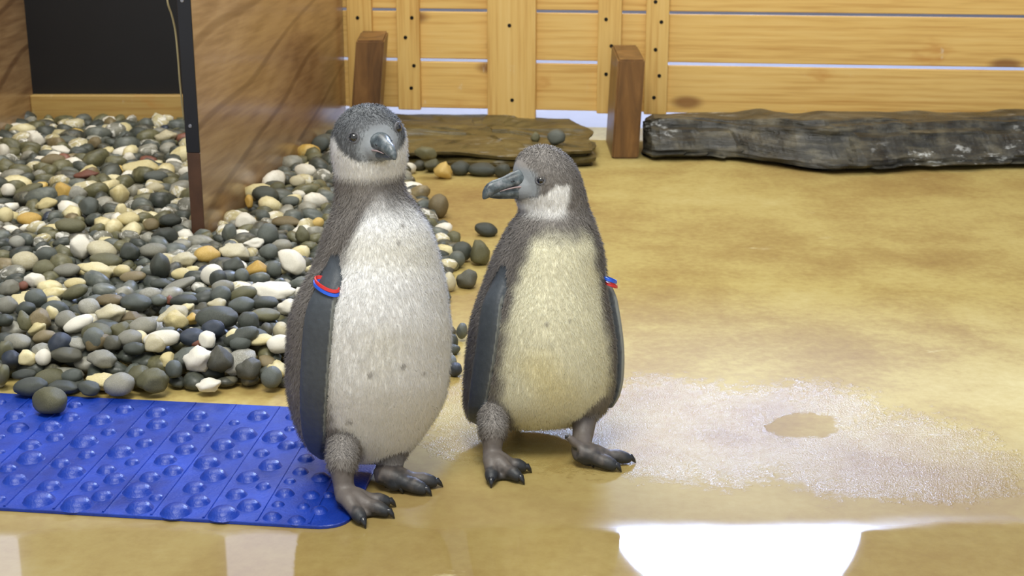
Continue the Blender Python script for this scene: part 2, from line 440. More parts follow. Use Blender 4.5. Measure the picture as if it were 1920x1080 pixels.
def slate_mat(name, cols, white=0.0, rough=.3):
    t = NT(name, Roughness=rough); v = t.coords('Object', (3, 5, 14))
    n = t.noise(v, 2.6, 6, .6, .5); n2 = t.noise(t.coords('Object', (5, 5, 5)), 4, 6, .65)
    c = t.ramp(t.math('ADD', t.math('MULTIPLY', n, .6), t.math('MULTIPLY', n2, .4)), [(.36, lin(cols[0])), (.5, lin(cols[1])), (.64, lin(cols[2]))])
    if white:
        m1 = t.step(t.noise(t.coords('Object', (4, 6, 12)), 3.0, 8, .75, .3), .55, .62)
        m2 = t.step(t.noise(t.coords('Object', (1, 1, 1)), 3.0, 2), .52, .62)
        c = t.mix(t.math('MULTIPLY', t.math('MULTIPLY', m1, m2), white), c, lin4((205, 208, 205)))
    t.color(c)
    r = t.math('ADD', t.math('MULTIPLY', n2, .5), .1); t.set(t.b.inputs['Roughness'], r)
    wv = t.noise(t.coords('Object', (2, 3, 40)), 2.0, 6, .6, .8)
    t.bump(t.math('ADD', wv, t.math('MULTIPLY', n2, .6)), .8, .010)
    return t.m
M['slate_olive'] = slate_mat('olive_slate', [(56, 50, 28), (92, 80, 44), (118, 104, 62)], .25)
M['slate_dark'] = slate_mat('dark_slate', [(26, 27, 25), (60, 59, 52), (104, 99, 82)], .9)
S1 = [onz(735, 318), onz(850, 316), onz(960, 322), onz(1040, 318), onz(1112, 298, .02), onz(1100, 262, .03), onz(1060, 240, .03), onz(960, 232, .03), onz(840, 229, .03), onz(760, 230, .03), onz(700, 245), onz(690, 285)]
S1 = [Vector((p.x, p.y, 0)) for p in S1]
slate('slate_slab', 'broad flat olive-brown slate slab lying between the two penguins at the back', S1, 0.0, .050, 5, M['slate_olive'], 'rock', 3, tilt=.02, step_in=.035)
def rock_long():
    # long split rock: loft along its length from ragged profiles
    st = [(1206, 296, 224, 3), (1225, 304, 214, 0), (1270, 304, 209, 0), (1330, 303, 207, 0), (1380, 306, 208, 0), (1440, 314, 207, 0), (1500, 324, 208, 0), (1560, 330, 207, 0),
          (1640, 328, 208, 0), (1720, 324, 209, 0), (1800, 322, 207, 0), (1880, 318, 205, 0), (1960, 318, 203, 0), (2060, 320, 208, 0), (2120, 310, 225, 0)]
    x0 = onz(st[0][0], st[0][1]).x; y0 = onz(1500, 324).y
    rings = []; N = 64; K = 110; us = np.linspace(1206, 2120, K)
    vb = np.interp(us, [s[0] for s in st], [s[1] for s in st]); vt = np.interp(us, [s[0] for s in st], [s[2] for s in st])
    dp = np.interp(us, [1206, 1240, 1400, 2000, 2120], [.10, .24, .30, .30, .12])
    bm = bmesh.new(); org = Vector((x0+.7, y0+.15, 0))
    for i, u in enumerate(us):
        pb_ = onz(u, vb[i]); yb_ = pb_.y+dp[i]; zt = ony(u, vt[i], yb_-.03).z
        ring = []
        for k in range(N):
            a = 2*math.pi*k/N; c, s_ = math.cos(a), math.sin(a)
            e = .38
            px = math.copysign(abs(c)**e, c); pz = math.copysign(abs(s_)**e, s_)
            y = pb_.y+dp[i]*(px*.5+.5); zn = pz*.5+.5
            z = zt*zn
            if px < 0: y += zn**1.3*dp[i]*.42*(-px)     # front face slopes back
            fx = pb_.x if px < 0 else pb_.x*1.03
            p = Vector((fx, y, z))
            lay = zn*5+.8*noise.noise(Vector((p.x*2.0, 0, 4)))+.25*p.x
            saw = (lay % 1.0)
            amt = .020 if zn > .06 else .03
            p.y += (-(saw)*amt+.008)*(1 if px < .3 else 0)+.016*noise.noise(Vector((p.x*8, z*25, 2)))+.007*noise.noise(Vector((p.x*30, z*60, 5)))
            if zn < .12 and px < .5: p.y += .045
            p.z += .006*noise.noise(Vector((p.x*12, y*14, 8)))
            if zn > .9: p.z += .007*noise.noise(Vector((p.x*5, y*10, 3)))
            p.z = max(0, p.z); ring.append(bm.verts.new(p-org))
        rings.append(ring)
    for a, b in zip(rings[:-1], rings[1:]):
        for i in range(N): bm.faces.new((a[i], a[(i+1) % N], b[(i+1) % N], b[i]))
    bm.faces.new(rings[0]); bm.faces.new(rings[-1][::-1])
    bmesh.ops.recalc_face_normals(bm, faces=bm.faces[:])
    o = bmobj('slate_rock', bm, M['slate_dark'], loc=org)
    tag(o, 'long dark layered slate rock with white streaks lying along the fence on the right', 'rock')
rock_long()

# ------------------------------------------------------------------ blue mat
def mat_blue():
    t = NT('wet_blue_rubber', Roughness=.28); v = t.coords('Object')
    n = t.noise(v, 9, 4, .6); f = t.noise(v, 300, 2, .5)
    c = t.ramp(n, [(.3, lin((8, 36, 116))), (.7, lin((22, 64, 174)))])
    t.color(c)
    t.set(t.b.inputs['Roughness'], t.math('ADD', .2, t.math('MULTIPLY', n, .4)))
    t.bump(t.math('ADD', f, t.math('MULTIPLY', t.noise(v, 90, 3), .6)), .30, .0022)
    return t.m
M['blue'] = mat_blue()
MT = .0045
mr_t = onz(735, 792); mr_b = onz(652, 996); ml_b = onz(0, 958); ml_t = onz(0, 742)
ex = (mr_b-ml_b); ex.z = 0; ex.normalize(); ey = Vector((-ex.y, ex.x, 0))
wid = (ml_t-ml_b).dot(ey)
# grooves run from front to back at the angle seen in the photo
gdir = (onz(521, 773)-onz(383, 976)); gdir.z = 0; gdir.normalize()
right_dir = (onz(700, 869)-onz(664, 925)); right_dir.normalize()
mroot = Vector((mr_b.x, mr_b.y, 0))
matt = empty('bumpy_mat', mroot); tag(matt, 'wet bright blue rubber mat with raised round bumps on the floor', 'mat')
def outline_mat():
    A = mroot.copy(); sh = gdir*(wid/gdir.dot(ey)); Bp = A+sh; Lh = 1.15
    Cp = Bp-ex*Lh; Dp = A-ex*Lh; r = .045; P = [A, Bp, Cp, Dp]; out = []
    for i in range(4):
        p = P[i]; a = (P[i-1]-p).normalized(); b = (P[(i+1) % 4]-p).normalized()
        for k in range(9):
            t_ = k/8; q0 = p+a*r; q2 = p+b*r
            out.append(q0*(1-t_)**2+p*2*t_*(1-t_)+q2*t_*t_)
    return out, P
ol, PM = outline_mat()
bm = bmesh.new()
lo = [bm.verts.new((p.x-mroot.x, p.y-mroot.y, 0.0005)) for p in ol]; hi = [bm.verts.new((p.x-mroot.x, p.y-mroot.y, MT-.001)) for p in ol]
cc = sum((p for p in ol), Vector())/len(ol)
h2 = [bm.verts.new((p.x-mroot.x+(cc-p).normalized().x*.0015, p.y-mroot.y+(cc-p).normalized().y*.0015, MT)) for p in ol]
n = len(ol)
for a, b in ((lo, hi), (hi, h2)):
    for i in range(n): bm.faces.new((a[i], a[(i+1) % n], b[(i+1) % n], b[i]))
bm.faces.new(h2); bm.faces.new(lo[::-1]); bmesh.ops.recalc_face_normals(bm, faces=bm.faces[:])
bmobj('mat_sheet', bm, M['blue'], matt)
# raised seams (narrow ribs) between the rows of bumps
def ribp(u, v_): return onz(u, v_, MT)
gs = [(521, 383), (436, 289), (357, 197), (275, 107), (193, 16), (112, -75), (33, -165), (606, 477), (690, 571)]
for (ut, ub) in gs:
    q = onz(ut, 773); A = q-gdir*0.0
    # intersect with front and back edges
    def hit(p0):
        k = (p0-q).dot(ey)/gdir.dot(ey); return q+gdir*k
    b0 = hit(mroot+ey*.004); b1 = hit(mroot+ey*(wid-.004))
    d = (b1-b0).normalized(); sd = Vector((-d.y, d.x, 0))*.0022
    V = []
    for p in (b0, b1):
        for s_, zz in ((-1, -.001), (-.45, .0016), (.45, .0016), (1, -.001)): V.append((p+sd*s_-mroot).to_tuple()[:2]+(MT+zz,))
    mobj('seam', V, [(0, 1, 5, 4), (1, 2, 6, 5), (2, 3, 7, 6), (3, 0, 4, 7), (3, 2, 1, 0), (4, 5, 6, 7)], M['blue'], matt)
domes_z = [(75,150,110),(175,100,70),(385,98,80),(92,215,110),(255,205,120),(362,160,100),(285,262,95),(518,172,125),(640,120,100),(558,236,82),(155,302,110),(158,367,135),(433,282,138),(447,350,90),(312,395,95),(698,238,95),(745,292,95),(620,335,130),(806,135,118),(808,195,115),(680,392,75),(370,440,130),(42,422,85),(78,478,115),(255,512,115),(200,580,145),(395,603,145),(460,515,88),(548,430,95),(590,475,108),(525,563,100),(770,468,100),(710,533,140),(805,573,70),(718,622,125),(850,378,110),(890,435,100),(932,262,120),(955,325,110),(1017,150,112),(1040,214,100),(1000,520,110),(1020,590,110),(905,638,140),(1145,300,120),(1065,392,130),(1100,455,130),(1205,352,90),(1205,190,62),(1255,245,135),(1328,152,118),(1148,652,140),(1215,555,100),(1275,468,110),(1345,345,85),(1390,405,115),(1410,260,125),(1475,305,95),(1490,222,60),(1355,515,75),(1280,612,110),(1400,672,85),(1430,610,60),(1465,552,90),(1490,490,60),(1525,690,80),(1545,440,80),(1575,372,85),(1600,560,80),(1650,470,90),(1640,640,80),(1560,620,60),(1545,300,80),(0,262,60),(0,340,55),(0,580,60),(5,85,60),(1690,560,60),(1500,160,70)]
def dome_mesh(r, h, seed):
    bm = bmesh.new(); rings = []
    n = 18
    for j in range(7):
        a = (j/6)*math.pi/2; rr = math.cos(a)**.9*r if j < 6 else 0
        if j == 0: rr = r*1.12
        if j == 6: rings.append([bm.verts.new((0, 0, h))]); break
        ring = []
        for k in range(n):
            an = 2*math.pi*k/n; jit = 1+.05*noise.noise(Vector((math.cos(an)*2, math.sin(an)*2, seed+j)))
            ring.append(bm.verts.new((rr*math.cos(an)*jit, rr*math.sin(an)*jit, h*math.sin(a)+.0006*noise.noise(Vector((k, j, seed))))))
        rings.append(ring)
    for a, b in zip(rings[:-1], rings[1:]):
        if len(b) == 1:
            for k in range(n): bm.faces.new((a[k], a[(k+1) % n], b[0]))
        else:
            for k in range(n): bm.faces.new((a[k], a[(k+1) % n], b[(k+1) % n], b[k]))
    bm.normal_update(); return bm
for i, (zx, zy, wz) in enumerate(domes_z):
    u, v_ = zx/2.743, zy/2.743+720; wpx = wz/2.743
    r_ = wpx/2/1420/1.12*1.12
    hh = r_*.62
    p = onz(u, v_+2, MT+hh*.35)
    q = Vector((p.x, p.y, 0))
    if (q-mroot).dot(ey) < r_ or (q-mroot).dot(ey) > wid-r_*.9: q = q  # keep at place
    bmobj('stud', dome_mesh(r_, hh, i*3.3), M['blue'], matt, smooth=True, loc=(q.x-mroot.x, q.y-mroot.y, MT-.0005))

# ------------------------------------------------------------------ pebbles
def peb_mat(name, a, b, c, mottle=0.0, rough=.42, mcol=(235, 232, 220)):
    t = NT(name); v = t.coords('Object', rnd=40)
    n = t.noise(v, 22, 5, .65, .3); n2 = t.noise(v, 120, 3, .6); n3 = t.noise(v, 45, 5, .7, .8)
    oi = t.n.new('ShaderNodeObjectInfo')
    f = t.math('ADD', t.math('MULTIPLY', n, .7), t.math('MULTIPLY', n2, .3))
    f = t.math('ADD', f, t.math('MULTIPLY', t.math('SUBTRACT', oi.outputs['Random'], .5), .14))
    col = t.ramp(f, [(.34, lin(a)), (.5, lin(b)), (.66, lin(c))])
    if mottle: col = t.mix(t.math('MULTIPLY', t.step(n3, .50, .58), mottle), col, lin4(mcol))
    t.color(col); t.set(t.b.inputs['Roughness'], t.math('ADD', rough-.12, t.math('MULTIPLY', n2, .3)))
    t.bump(t.math('ADD', n, t.math('MULTIPLY', n2, .5)), .35, .003)
    return t.m
PM_ = {
 'd': peb_mat('dark_slate_pebble', (42, 46, 40), (62, 66, 58), (84, 87, 76)),
 's': peb_mat('slate_grey_pebble', (66, 72, 68), (88, 93, 86), (112, 115, 104)),
 'o': peb_mat('olive_grey_pebble', (70, 68, 44), (94, 92, 64), (120, 116, 84)),
 'g': peb_mat('warm_grey_pebble', (110, 108, 96), (136, 134, 120), (162, 158, 142)),
 'w': peb_mat('white_quartz_pebble', (206, 200, 180), (228, 222, 204), (240, 236, 222), rough=.5),
 'c': peb_mat('cream_pebble', (186, 168, 112), (212, 198, 146), (230, 220, 178), rough=.45),
 'y': peb_mat('ochre_yellow_pebble', (170, 126, 50), (204, 168, 84), (222, 200, 136), rough=.4),
 'r': peb_mat('red_brown_pebble', (92, 54, 42), (122, 74, 56), (146, 100, 80)),
 'b': peb_mat('blue_black_pebble', (30, 36, 46), (44, 52, 64), (64, 72, 84), rough=.35),
 't': peb_mat('tan_brown_pebble', (88, 76, 50), (118, 104, 72), (146, 132, 98)),
 'm': peb_mat('mottled_grey_pebble', (92, 92, 80), (120, 118, 104), (140, 138, 122), .8),
 'n': peb_mat('mottled_cream_pebble', (150, 136, 92), (186, 174, 128), (206, 196, 160), .8),
 'k': peb_mat('mottled_dark_pebble', (46, 48, 42), (66, 66, 56), (90, 88, 72), .45, mcol=(130, 124, 100)),
}
WORDS = {'d': 'dark slate', 's': 'slate grey', 'o': 'olive grey', 'g': 'warm light grey', 'w': 'white quartz', 'c': 'cream', 'y': 'ochre yellow', 'r': 'red-brown',
         'b': 'blue-black', 't': 'tan brown', 'm': 'white-flecked grey', 'n': 'mottled cream', 'k': 'mottled dark'}
def pebble_mesh(seed, kind=0, sub=2):
    bm = bmesh.new(); bmesh.ops.create_icosphere(bm, subdivisions=sub, radius=1)
    amp = (.16, .30, .42)[kind]; fr_ = (.9, 1.2, 1.6)[kind]
    rn = random.Random(seed)
    planes = [(Vector((rn.uniform(-1, 1), rn.uniform(-1, 1), rn.uniform(-.8, .8))).normalized(), rn.uniform(.62, .85)) for _ in range((2, 4, 5)[kind])]
    for v in bm.verts:
        p = v.co.copy(); d = 1+amp*noise.noise(p*fr_+Vector((seed*3.7, 0, 0)))+amp*.35*noise.noise(p*fr_*2.7+Vector((0, seed, 0)))
        q = p*d
        for nn, dd in planes:
            e = q.dot(nn)-dd
            if e > 0: q -= nn*e*(.72 if kind else .5)
        v.co = q
    # normalise to unit half extents
    mn = [min(v.co[i] for v in bm.verts) for i in range(3)]; mx = [max(v.co[i] for v in bm.verts) for i in range(3)]
    for v in bm.verts:
        for i in range(3): v.co[i] = (v.co[i]-(mn[i]+mx[i])/2)/((mx[i]-mn[i])/2)
    bm.normal_update()
    me = bpy.data.meshes.new('pebble'); bm.to_mesh(me); bm.free()
    me.polygons.foreach_set('use_smooth', [True]*len(me.polygons)); me.materials.append(PM_['d'])
    return me
PEB = [[pebble_mesh(i+1, k, 3 if k < 3 else 2) for i in range(8)] for k in range(3)]
PEBL = [[pebble_mesh(i+60, k, 2) for i in range(5)] for k in range(3)]
edge = [(-500, 730), (-100, 732), (60, 740), (200, 745), (300, 745), (400, 740), (520, 734), (640, 730), (760, 715), (860, 700), (862, 640), (850, 570), (868, 520), (872, 480),
        (850, 440), (825, 400), (790, 350), (765, 318), (700, 285), (660, 262), (640, 250)]
EP = [onz(u, v_) for u, v_ in edge]
POLY = [(p.x, p.y) for p in EP]+[(pb.x-.01, pb.y-.05), (pb.x-.05, yb-.015), (xl_-.02, yb-.015), (xl_-.02, EP[0].y+1.0), (-1.9, EP[0].y+.6), (-1.9, EP[0].y)]
def inside(x, y):
    c = False; j = len(POLY)-1
    for i in range(len(POLY)):
        xi, yi = POLY[i]; xj, yj = POLY[j]
        if (yi > y) != (yj > y) and x < (xj-xi)*(y-yi)/(yj-yi)+xi: c = not c
        j = i
    return c
def edist(x, y):
    best = 9
    for (a, b) in zip(EP[:-1], EP[1:]):
        ab = Vector((b.x-a.x, b.y-a.y)); ap = Vector((x-a.x, y-a.y)); k = max(0, min(1, ap.dot(ab)/ab.length_squared))
        best = min(best, (ap-ab*k).length)
    return best
def heap(x, y):
    if not inside(x, y): return 0.0
    d = edist(x, y)
    right = max(0, min(1, (x-(-.40))/.18))      # thin scatter right of the box
    top = .050*(1-right)+.016*right
    return top*(1-math.exp(-d/.10))+.008*noise.noise(Vector((x*6, y*6, 0)))*min(1, d/.1)
HAND = [  # u, v, w, h, material, shape, tilt deg   (photo pixels)
(94,757,68,52,'o',0,0),(59,735,66,34,'d',0,6),(122,731,70,22,'d',1,0),(167,739,44,28,'d',1,-8),(225,731,58,44,'g',0,0),(287,726,62,46,'o',1,0),(328,718,32,36,'s',0,0),
(372,704,56,52,'w',2,0),(391,731,48,28,'w',2,0),(413,704,46,56,'k',1,20),(467,713,48,42,'k',1,0),(510,718,40,42,'s',0,0),(526,687,48,38,'w',0,0),(478,680,56,26,'d',0,-5),
(454,692,40,28,'s',0,0),(365,684,50,34,'b',0,0),(306,672,68,34,'w',0,5),(295,693,42,34,'n',1,0),(256,700,42,26,'d',0,0),(215,694,36,30,'k',0,0),(248,668,50,32,'g',0,-5),
(187,683,50,34,'t',1,20),(194,709,56,32,'g',1,-8),(128,705,64,28,'k',0,-5),(85,705,30,32,'w',0,0),(55,696,36,30,'c',1,0),(48,718,48,22,'d',0,5),(24,700,38,36,'b',0,-20),
(7,718,24,42,'o',0,-10),(115,668,44,46,'b',0,0),(80,676,44,30,'m',1,0),(35,654,52,30,'g',0,-5),(11,674,34,40,'o',1,0),(146,687,40,30,'m',1,-30),(180,667,42,44,'s',0,30),
(183,637,60,42,'o',0,0),(83,643,46,28,'t',0,10),(70,628,38,24,'c',1,20),(148,617,58,30,'w',0,20),(141,653,44,22,'s',1,0),(207,596,60,38,'n',2,0),(269,622,54,38,'g',0,10),
(227,630,40,36,'o',1,-20),(263,645,30,26,'c',0,-20),(307,637,50,24,'s',0,25),(330,609,50,40,'c',2,0),(361,607,24,24,'y',1,0),(348,589,38,20,'c',1,20),(359,637,36,28,'n',1,0),
(319,648,42,26,'d',0,-10),(400,628,44,40,'b',0,0),(407,606,80,44,'d',0,0),(454,642,72,34,'d',0,20),(389,661,36,34,'w',1,0),(370,657,24,20,'r',0,0),(443,665,36,32,'c',1,0),
(485,655,64,20,'c',0,5),(526,631,30,36,'n',0,0),(500,630,24,30,'k',1,0),(454,581,50,30,'s',0,0),(456,561,56,30,'o',0,15),(415,563,40,34,'s',0,20),(407,580,36,22,'n',1,0),
(496,578,54,26,'d',0,0),(496,600,60,24,'o',0,-3),(468,613,44,40,'d',0,-30),(539,585,38,30,'w',1,0),(511,554,88,34,'w',2,0),(546,500,60,44,'w',1,-30),(481,513,40,32,'y',1,15),
(515,513,30,32,'s',0,-30),(439,507,40,34,'d',1,0),(398,524,44,38,'w',0,30),(409,531,36,32,'d',0,30),(454,526,28,28,'s',0,0),(419,548,42,30,'g',0,0),(389,485,50,32,'y',0,0),
(441,480,60,34,'n',2,-10),(346,496,48,30,'n',2,0),(300,507,38,52,'d',0,0),(341,522,38,22,'c',0,0),(335,544,68,18,'g',0,20),(303,540,44,18,'d',0,0),(283,561,42,28,'m',0,0),
(250,528,50,20,'t',0,5),(183,515,60,28,'c',1,-20),(229,517,36,24,'c',0,0),(152,472,44,46,'w',1,30),(192,478,56,36,'n',0,-20),(200,496,60,26,'o',0,-10),(142,557,54,26,'o',0,25),
(69,568,40,36,'s',0,-30),(142,541,40,24,'c',0,0),(66,535,42,28,'w',1,-15),(18,549,38,30,'g',1,20),(207,572,52,24,'t',0,0),(255,576,60,34,'s',0,-5),(168,585,40,34,'m',0,-20),
(15,581,40,34,'g',0,0),(48,589,40,30,'d',0,10),(11,613,30,26,'d',0,0),(48,615,30,44,'o',1,20),(78,610,44,40,'t',1,-30),(126,609,44,36,'g',0,0),(100,596,22,30,'c',1,30),
(101,573,26,18,'c',1,0),(345,574,52,24,'d',0,0),(298,572,34,22,'s',0,0),(320,572,14,18,'r',1,0),(44,545,20,18,'r',0,0),(127,515,50,24,'g',0,0),(88,487,42,32,'s',0,-10),
(48,498,50,36,'n',0,0),(84,511,44,32,'o',0,0),(288,478,50,30,'g',0,0),(245,480,40,34,'d',1,0),(505,480,36,30,'s',0,0),(476,465,40,22,'w',2,0),(462,422,42,32,'w',1,0),
(503,448,40,46,'s',0,20),(537,423,60,20,'t',0,0),(430,445,30,36,'s',1,0),(567,448,30,36,'o',1,10),(597,425,22,20,'y',0,0),(602,276,36,32,'s',0,30),(573,327,42,26,'w',0,-5),
(498,372,50,32,'d',0,-10),(467,386,16,28,'y',1,0),(558,347,30,22,'n',0,0),(591,302,30,20,'o',0,0),(493,413,28,26,'s',0,-20),(93,213,32,26,'n',0,0),(13,242,32,16,'y',0,0),
(142,254,30,16,'y',0,0),(69,267,34,32,'w',2,0),(116,288,40,20,'w',1,-20),(100,307,46,24,'t',0,0),(162,335,48,20,'r',1,0),(173,349,34,28,'o',1,0),(129,269,44,16,'s',0,-5),
(178,275,28,24,'t',1,20),(265,320,70,28,'c',1,0),(242,304,24,24,'w',1,0),(293,338,46,22,'s',0,0),(311,262,44,28,'n',2,0),(196,249,36,18,'n',2,0),(222,236,30,26,'r',0,0),
(7,291,24,30,'w',0,0),(120,365,32,36,'y',1,20),(147,369,36,26,'m',1,0),(16,364,28,26,'w',0,0),(53,364,64,20,'o',0,20),(56,418,46,24,'y',0,0),(11,411,30,30,'c',0,0),
(87,389,44,22,'c',1,15),(167,396,40,38,'s',1,0),(291,360,36,22,'n',0,0),(320,420,44,24,'d',0,0),(309,451,50,32,'d',1,0),(242,418,44,26,'c',0,0),(227,402,24,26,'c',1,0),
(133,431,56,30,'o',0,-5),(284,429,30,24,'t',0,0),(33,462,30,24,'m',0,0),(520,360,30,24,'o',0,0),(545,385,34,22,'s',0,0),(560,372,26,16,'w',1,0),(528,470,40,26,'g',0,0)]
# the scatter to the right of the taller penguin and along the slab, each with its own label: z offset 0
SOLO = [(767,315,28,22,'w',0,0,'white pebble beside the neck of the taller penguin'),(798,287,44,24,'o',1,-10,'olive grey pebble on top at the left end of the slate slab'),
(786,310,22,20,'k',0,0,'small mottled dark pebble at the left end of the row below the slate slab'),(811,310,34,26,'o',1,0,'olive pebble just left of the bright orange one'),
(830,319,34,34,'y',2,0,'bright orange knobbly pebble in the row below the slate slab'),(852,303,20,14,'w',0,0,'small white pebble tip behind the orange one'),
(863,315,38,28,'d',0,0,'dark green pebble just right of the bright orange one'),(902,299,32,22,'c',0,0,'cream tan pebble resting above the dark row below the slate slab'),
(905,317,60,26,'d',0,0,'long dark green pebble below the slate slab'),(942,320,32,28,'d',0,0,'dark rounded pebble behind the beak of the shorter penguin'),
(822,386,38,46,'t',0,-10,'brown pebble with a white rim standing at the right shoulder of the taller penguin'),(830,422,24,20,'s',0,0,'small grey pebble under the white-rimmed brown one'),
(850,447,30,28,'o',1,0,'olive grey pebble between the two penguins, uppermost of the clump'),(838,463,20,22,'o',0,0,'small olive pebble against the chest edge of the taller penguin'),
(866,474,40,36,'d',0,0,'dark pebble on top of the clump between the two penguins'),(856,487,32,34,'s',0,0,'grey round pebble in the clump between the two penguins'),
(900,473,38,48,'o',1,0,'upright olive-yellow pebble beside the dark clump between the penguins'),(912,430,44,26,'d',0,-15,'dark drop-shaped pebble alone on the ochre floor'),
(875,523,40,36,'k',1,0,'mottled dark olive pebble lying near the shoulder of the shorter penguin'),(842,528,26,38,'n',0,0,'mottled cream pebble at the right flank of the taller penguin'),
(846,641,26,34,'d',0,0,'dark pebble touching the belly edge of the taller penguin'),(866,625,22,32,'s',0,0,'grey pebble half behind the flipper of the shorter penguin'),
(853,693,28,28,'b',0,0,'lowest blue-black pebble in the gap between the penguins'),(1043,257,34,30,'s',0,10,'smooth grey pebble resting on the slate slab above the shorter penguin'),
(1004,257,18,20,'o',1,-20,'small pointed olive pebble on the slate slab')]
SPECIAL = {(94,757): 'large olive-brown pebble lying alone on the blue mat', (225,731): 'round grey pebble at the front edge of the heap', (287,726): 'blocky olive pebble with a chipped face at the heap front',
 (372,704): 'white knobbly pebble, taller of the pair at the front edge', (391,731): 'white knobbly pebble lying on the bare floor strip', (400,628): 'shiny blue-black pebble in front of a big dark one',
 (361,607): 'small bright orange pebble beside a cream one', (330,609): 'blocky cream-yellow pebble left of the small orange one', (306,672): 'long white pebble with rounded ends near the heap front',
 (407,606): 'largest dark slate pebble behind the blue-black one', (511,554): 'big lumpy white pebble left of the flipper bands', (546,500): 'large white pebble at the shoulder of the taller penguin',
 (462,422): 'white pebble at the foot of the nest box panel', (467,386): 'orange-yellow pebble leaning on the nest box panel', (389,485): 'ochre pebble under the front corner of the nest box',
 (300,507): 'dark slate pebble standing upright in the heap', (335,544): 'thin pale grey stick-like pebble lying aslant', (93,213): 'pale pebble against the wooden sill of the nest box',
 (162,335): 'red-brown angular pebble inside the nest box', (148,617): 'smooth white oval pebble tilted in the heap', (602,276): 'slate pebble at the back end of the nest box panel',
 (510,718): 'smooth grey pebble at the right end of the heap front', (413,704): 'mottled dark pebble right of the white knobbly pair', (398,524): 'white half of a banded pebble', (409,531): 'dark pebble leaning on the white banded one',
 (56,418): 'ochre orange pebble at the left edge inside the nest box', (265,320): 'wide cream pebble inside the nest box', (573,327): 'white oval pebble beside the panel near the taller penguin'}
placed = []   # (x, y, z, r)
peb_count = [0]
def put(u, v_, w_, h_, mk, kind, tilt, label, group=None, solo=False, onslab=None):
    zz = .012
    for _ in range(5):
        p = onz(u, v_, zz)
        g = (0 if solo else heap(p.x, p.y)) if onslab is None else onslab
        s = ppm(p); c_ = h_/2/s*.98; zz = g+c_*.82
    if solo and onslab is None:
        zz = c_*.97; p = onz(u, v_, zz)
        if u in (852, 902, 866): zz += .004
    a_ = w_/2/s; b_ = (a_+c_)*.5
    if not solo: zz += .009
    idx = peb_count[0]; peb_count[0] += 1
    me = PEB[kind][(idx*5+int(u)) % 8]
    o = bpy.data.objects.new('pebble', me); C.objects.link(o)
    o.location = (p.x, p.y, zz); o.scale = (a_, b_, c_)
    o.rotation_euler = (0, math.radians(-tilt), math.radians((idx*37) % 30-15))
    o.material_slots[0].link = 'OBJECT'; o.material_slots[0].material = PM_[mk]
    tag(o, label, 'pebble', group)
    placed.append((p.x, p.y, zz, (a_+b_)/2))
    return o
SHORT = {(94,757): 'the lone pebble on the blue mat', (225,731): 'the round grey one at the heap front', (287,726): 'the blocky chipped olive one', (372,704): 'the white knobbly pair', (400,628): 'the shiny blue-black one',
 (361,607): 'the small bright orange one', (306,672): 'the long white one near the front', (407,606): 'the largest dark slate one', (511,554): 'the big lumpy white one', (546,500): 'the large white one at the penguin shoulder',
 (462,422): 'the white one at the panel foot', (389,485): 'the ochre one under the box corner', (300,507): 'the upright dark one', (335,544): 'the thin pale stick-like one', (93,213): 'the pale one against the sill',
 (162,335): 'the red-brown angular one', (148,617): 'the smooth white tilted oval', (602,276): 'the slate one at the panel back end', (510,718): 'the grey one at the heap right end', (398,524): 'the banded white one',
 (56,418): 'the ochre one at the left edge', (265,320): 'the wide cream one in the box', (573,327): 'the white oval beside the panel', (152,472): 'the tall white one left of the box corner', (7,291): 'the white one at the left picture edge',
 (120,365): 'the ochre one inside the box', (83,643): 'the brownish one at the left edge', (126,609): 'the flat grey one at the left'}
SHORT_LABEL = {(152,472): 'tall white pebble in the heap left of the box corner', (7,291): 'white pebble at the left picture edge inside the nest box', (120,365): 'leaning ochre pebble well inside the nest box',
 (83,643): 'brownish flat pebble near the left edge of the picture', (126,609): 'flat light grey pebble left of the smooth white tilted oval'}
def where(p, me_key=None):
    best = None
    for k, nm in SHORT.items():
        if k == me_key: continue
        q = onz(k[0], k[1], .03); d = math.hypot(p[0]-q.x, p[1]-q.y)
        if best is None or d < best[0]: best = (d, nm, q)
    d, nm, q = best; dx, dy = p[0]-q.x, p[1]-q.y
    if abs(dx) > abs(dy): w_ = 'right of' if dx > 0 else 'left of'
    else: w_ = 'behind' if dy > 0 else 'in front of'
    return ('just ' if d < .05 else '')+w_+' '+nm
xs_panel = lambda y: pf.x+dr.x*((y-pf.y)/dr.y)
def zone(x, y):
    if y > pf.y-.02:
        return ('inside the nest box', 'inside the nest box') if x < xs_panel(y) else ('right of the nest box panel', 'beside the nest box panel')
    if x < -.42: return 'in the heap in front of the nest box', 'in the front left heap'
    return 'in the heap left of the taller penguin', 'by the taller penguin'
for (u, v_, w_, h_, mk, kind, tilt) in HAND:
    p = onz(u, v_, .03); zn, gn = zone(p.x, p.y)
    lb_ = SPECIAL.get((u, v_)) or SHORT_LABEL.get((u, v_)); gr = None
    sz = 'large' if w_*h_ > 1900 else ('small' if w_*h_ < 950 else 'mid-sized')
    if not lb_: lb_ = '%s %s pebble %s' % (sz, WORDS[mk], where(p)); gr = '%s %s pebbles %s' % (sz, WORDS[mk], gn)
    put(u, v_, w_, h_, mk, kind, tilt, lb_, gr, solo=(v_ > 750 and u < 100), onslab=None)
for (u, v_, w_, h_, mk, kind, tilt, lb_) in SOLO:
    put(u, v_, w_, h_, mk, kind, tilt, lb_, None, True, .052 if u in (1043, 1004) or (u, v_) in ((798, 287),) else None)
o = [q for q in C.objects if q.name.startswith('pebble') and q.get('label', '').startswith('large olive-brown pebble')][0]; o.location.z += MT

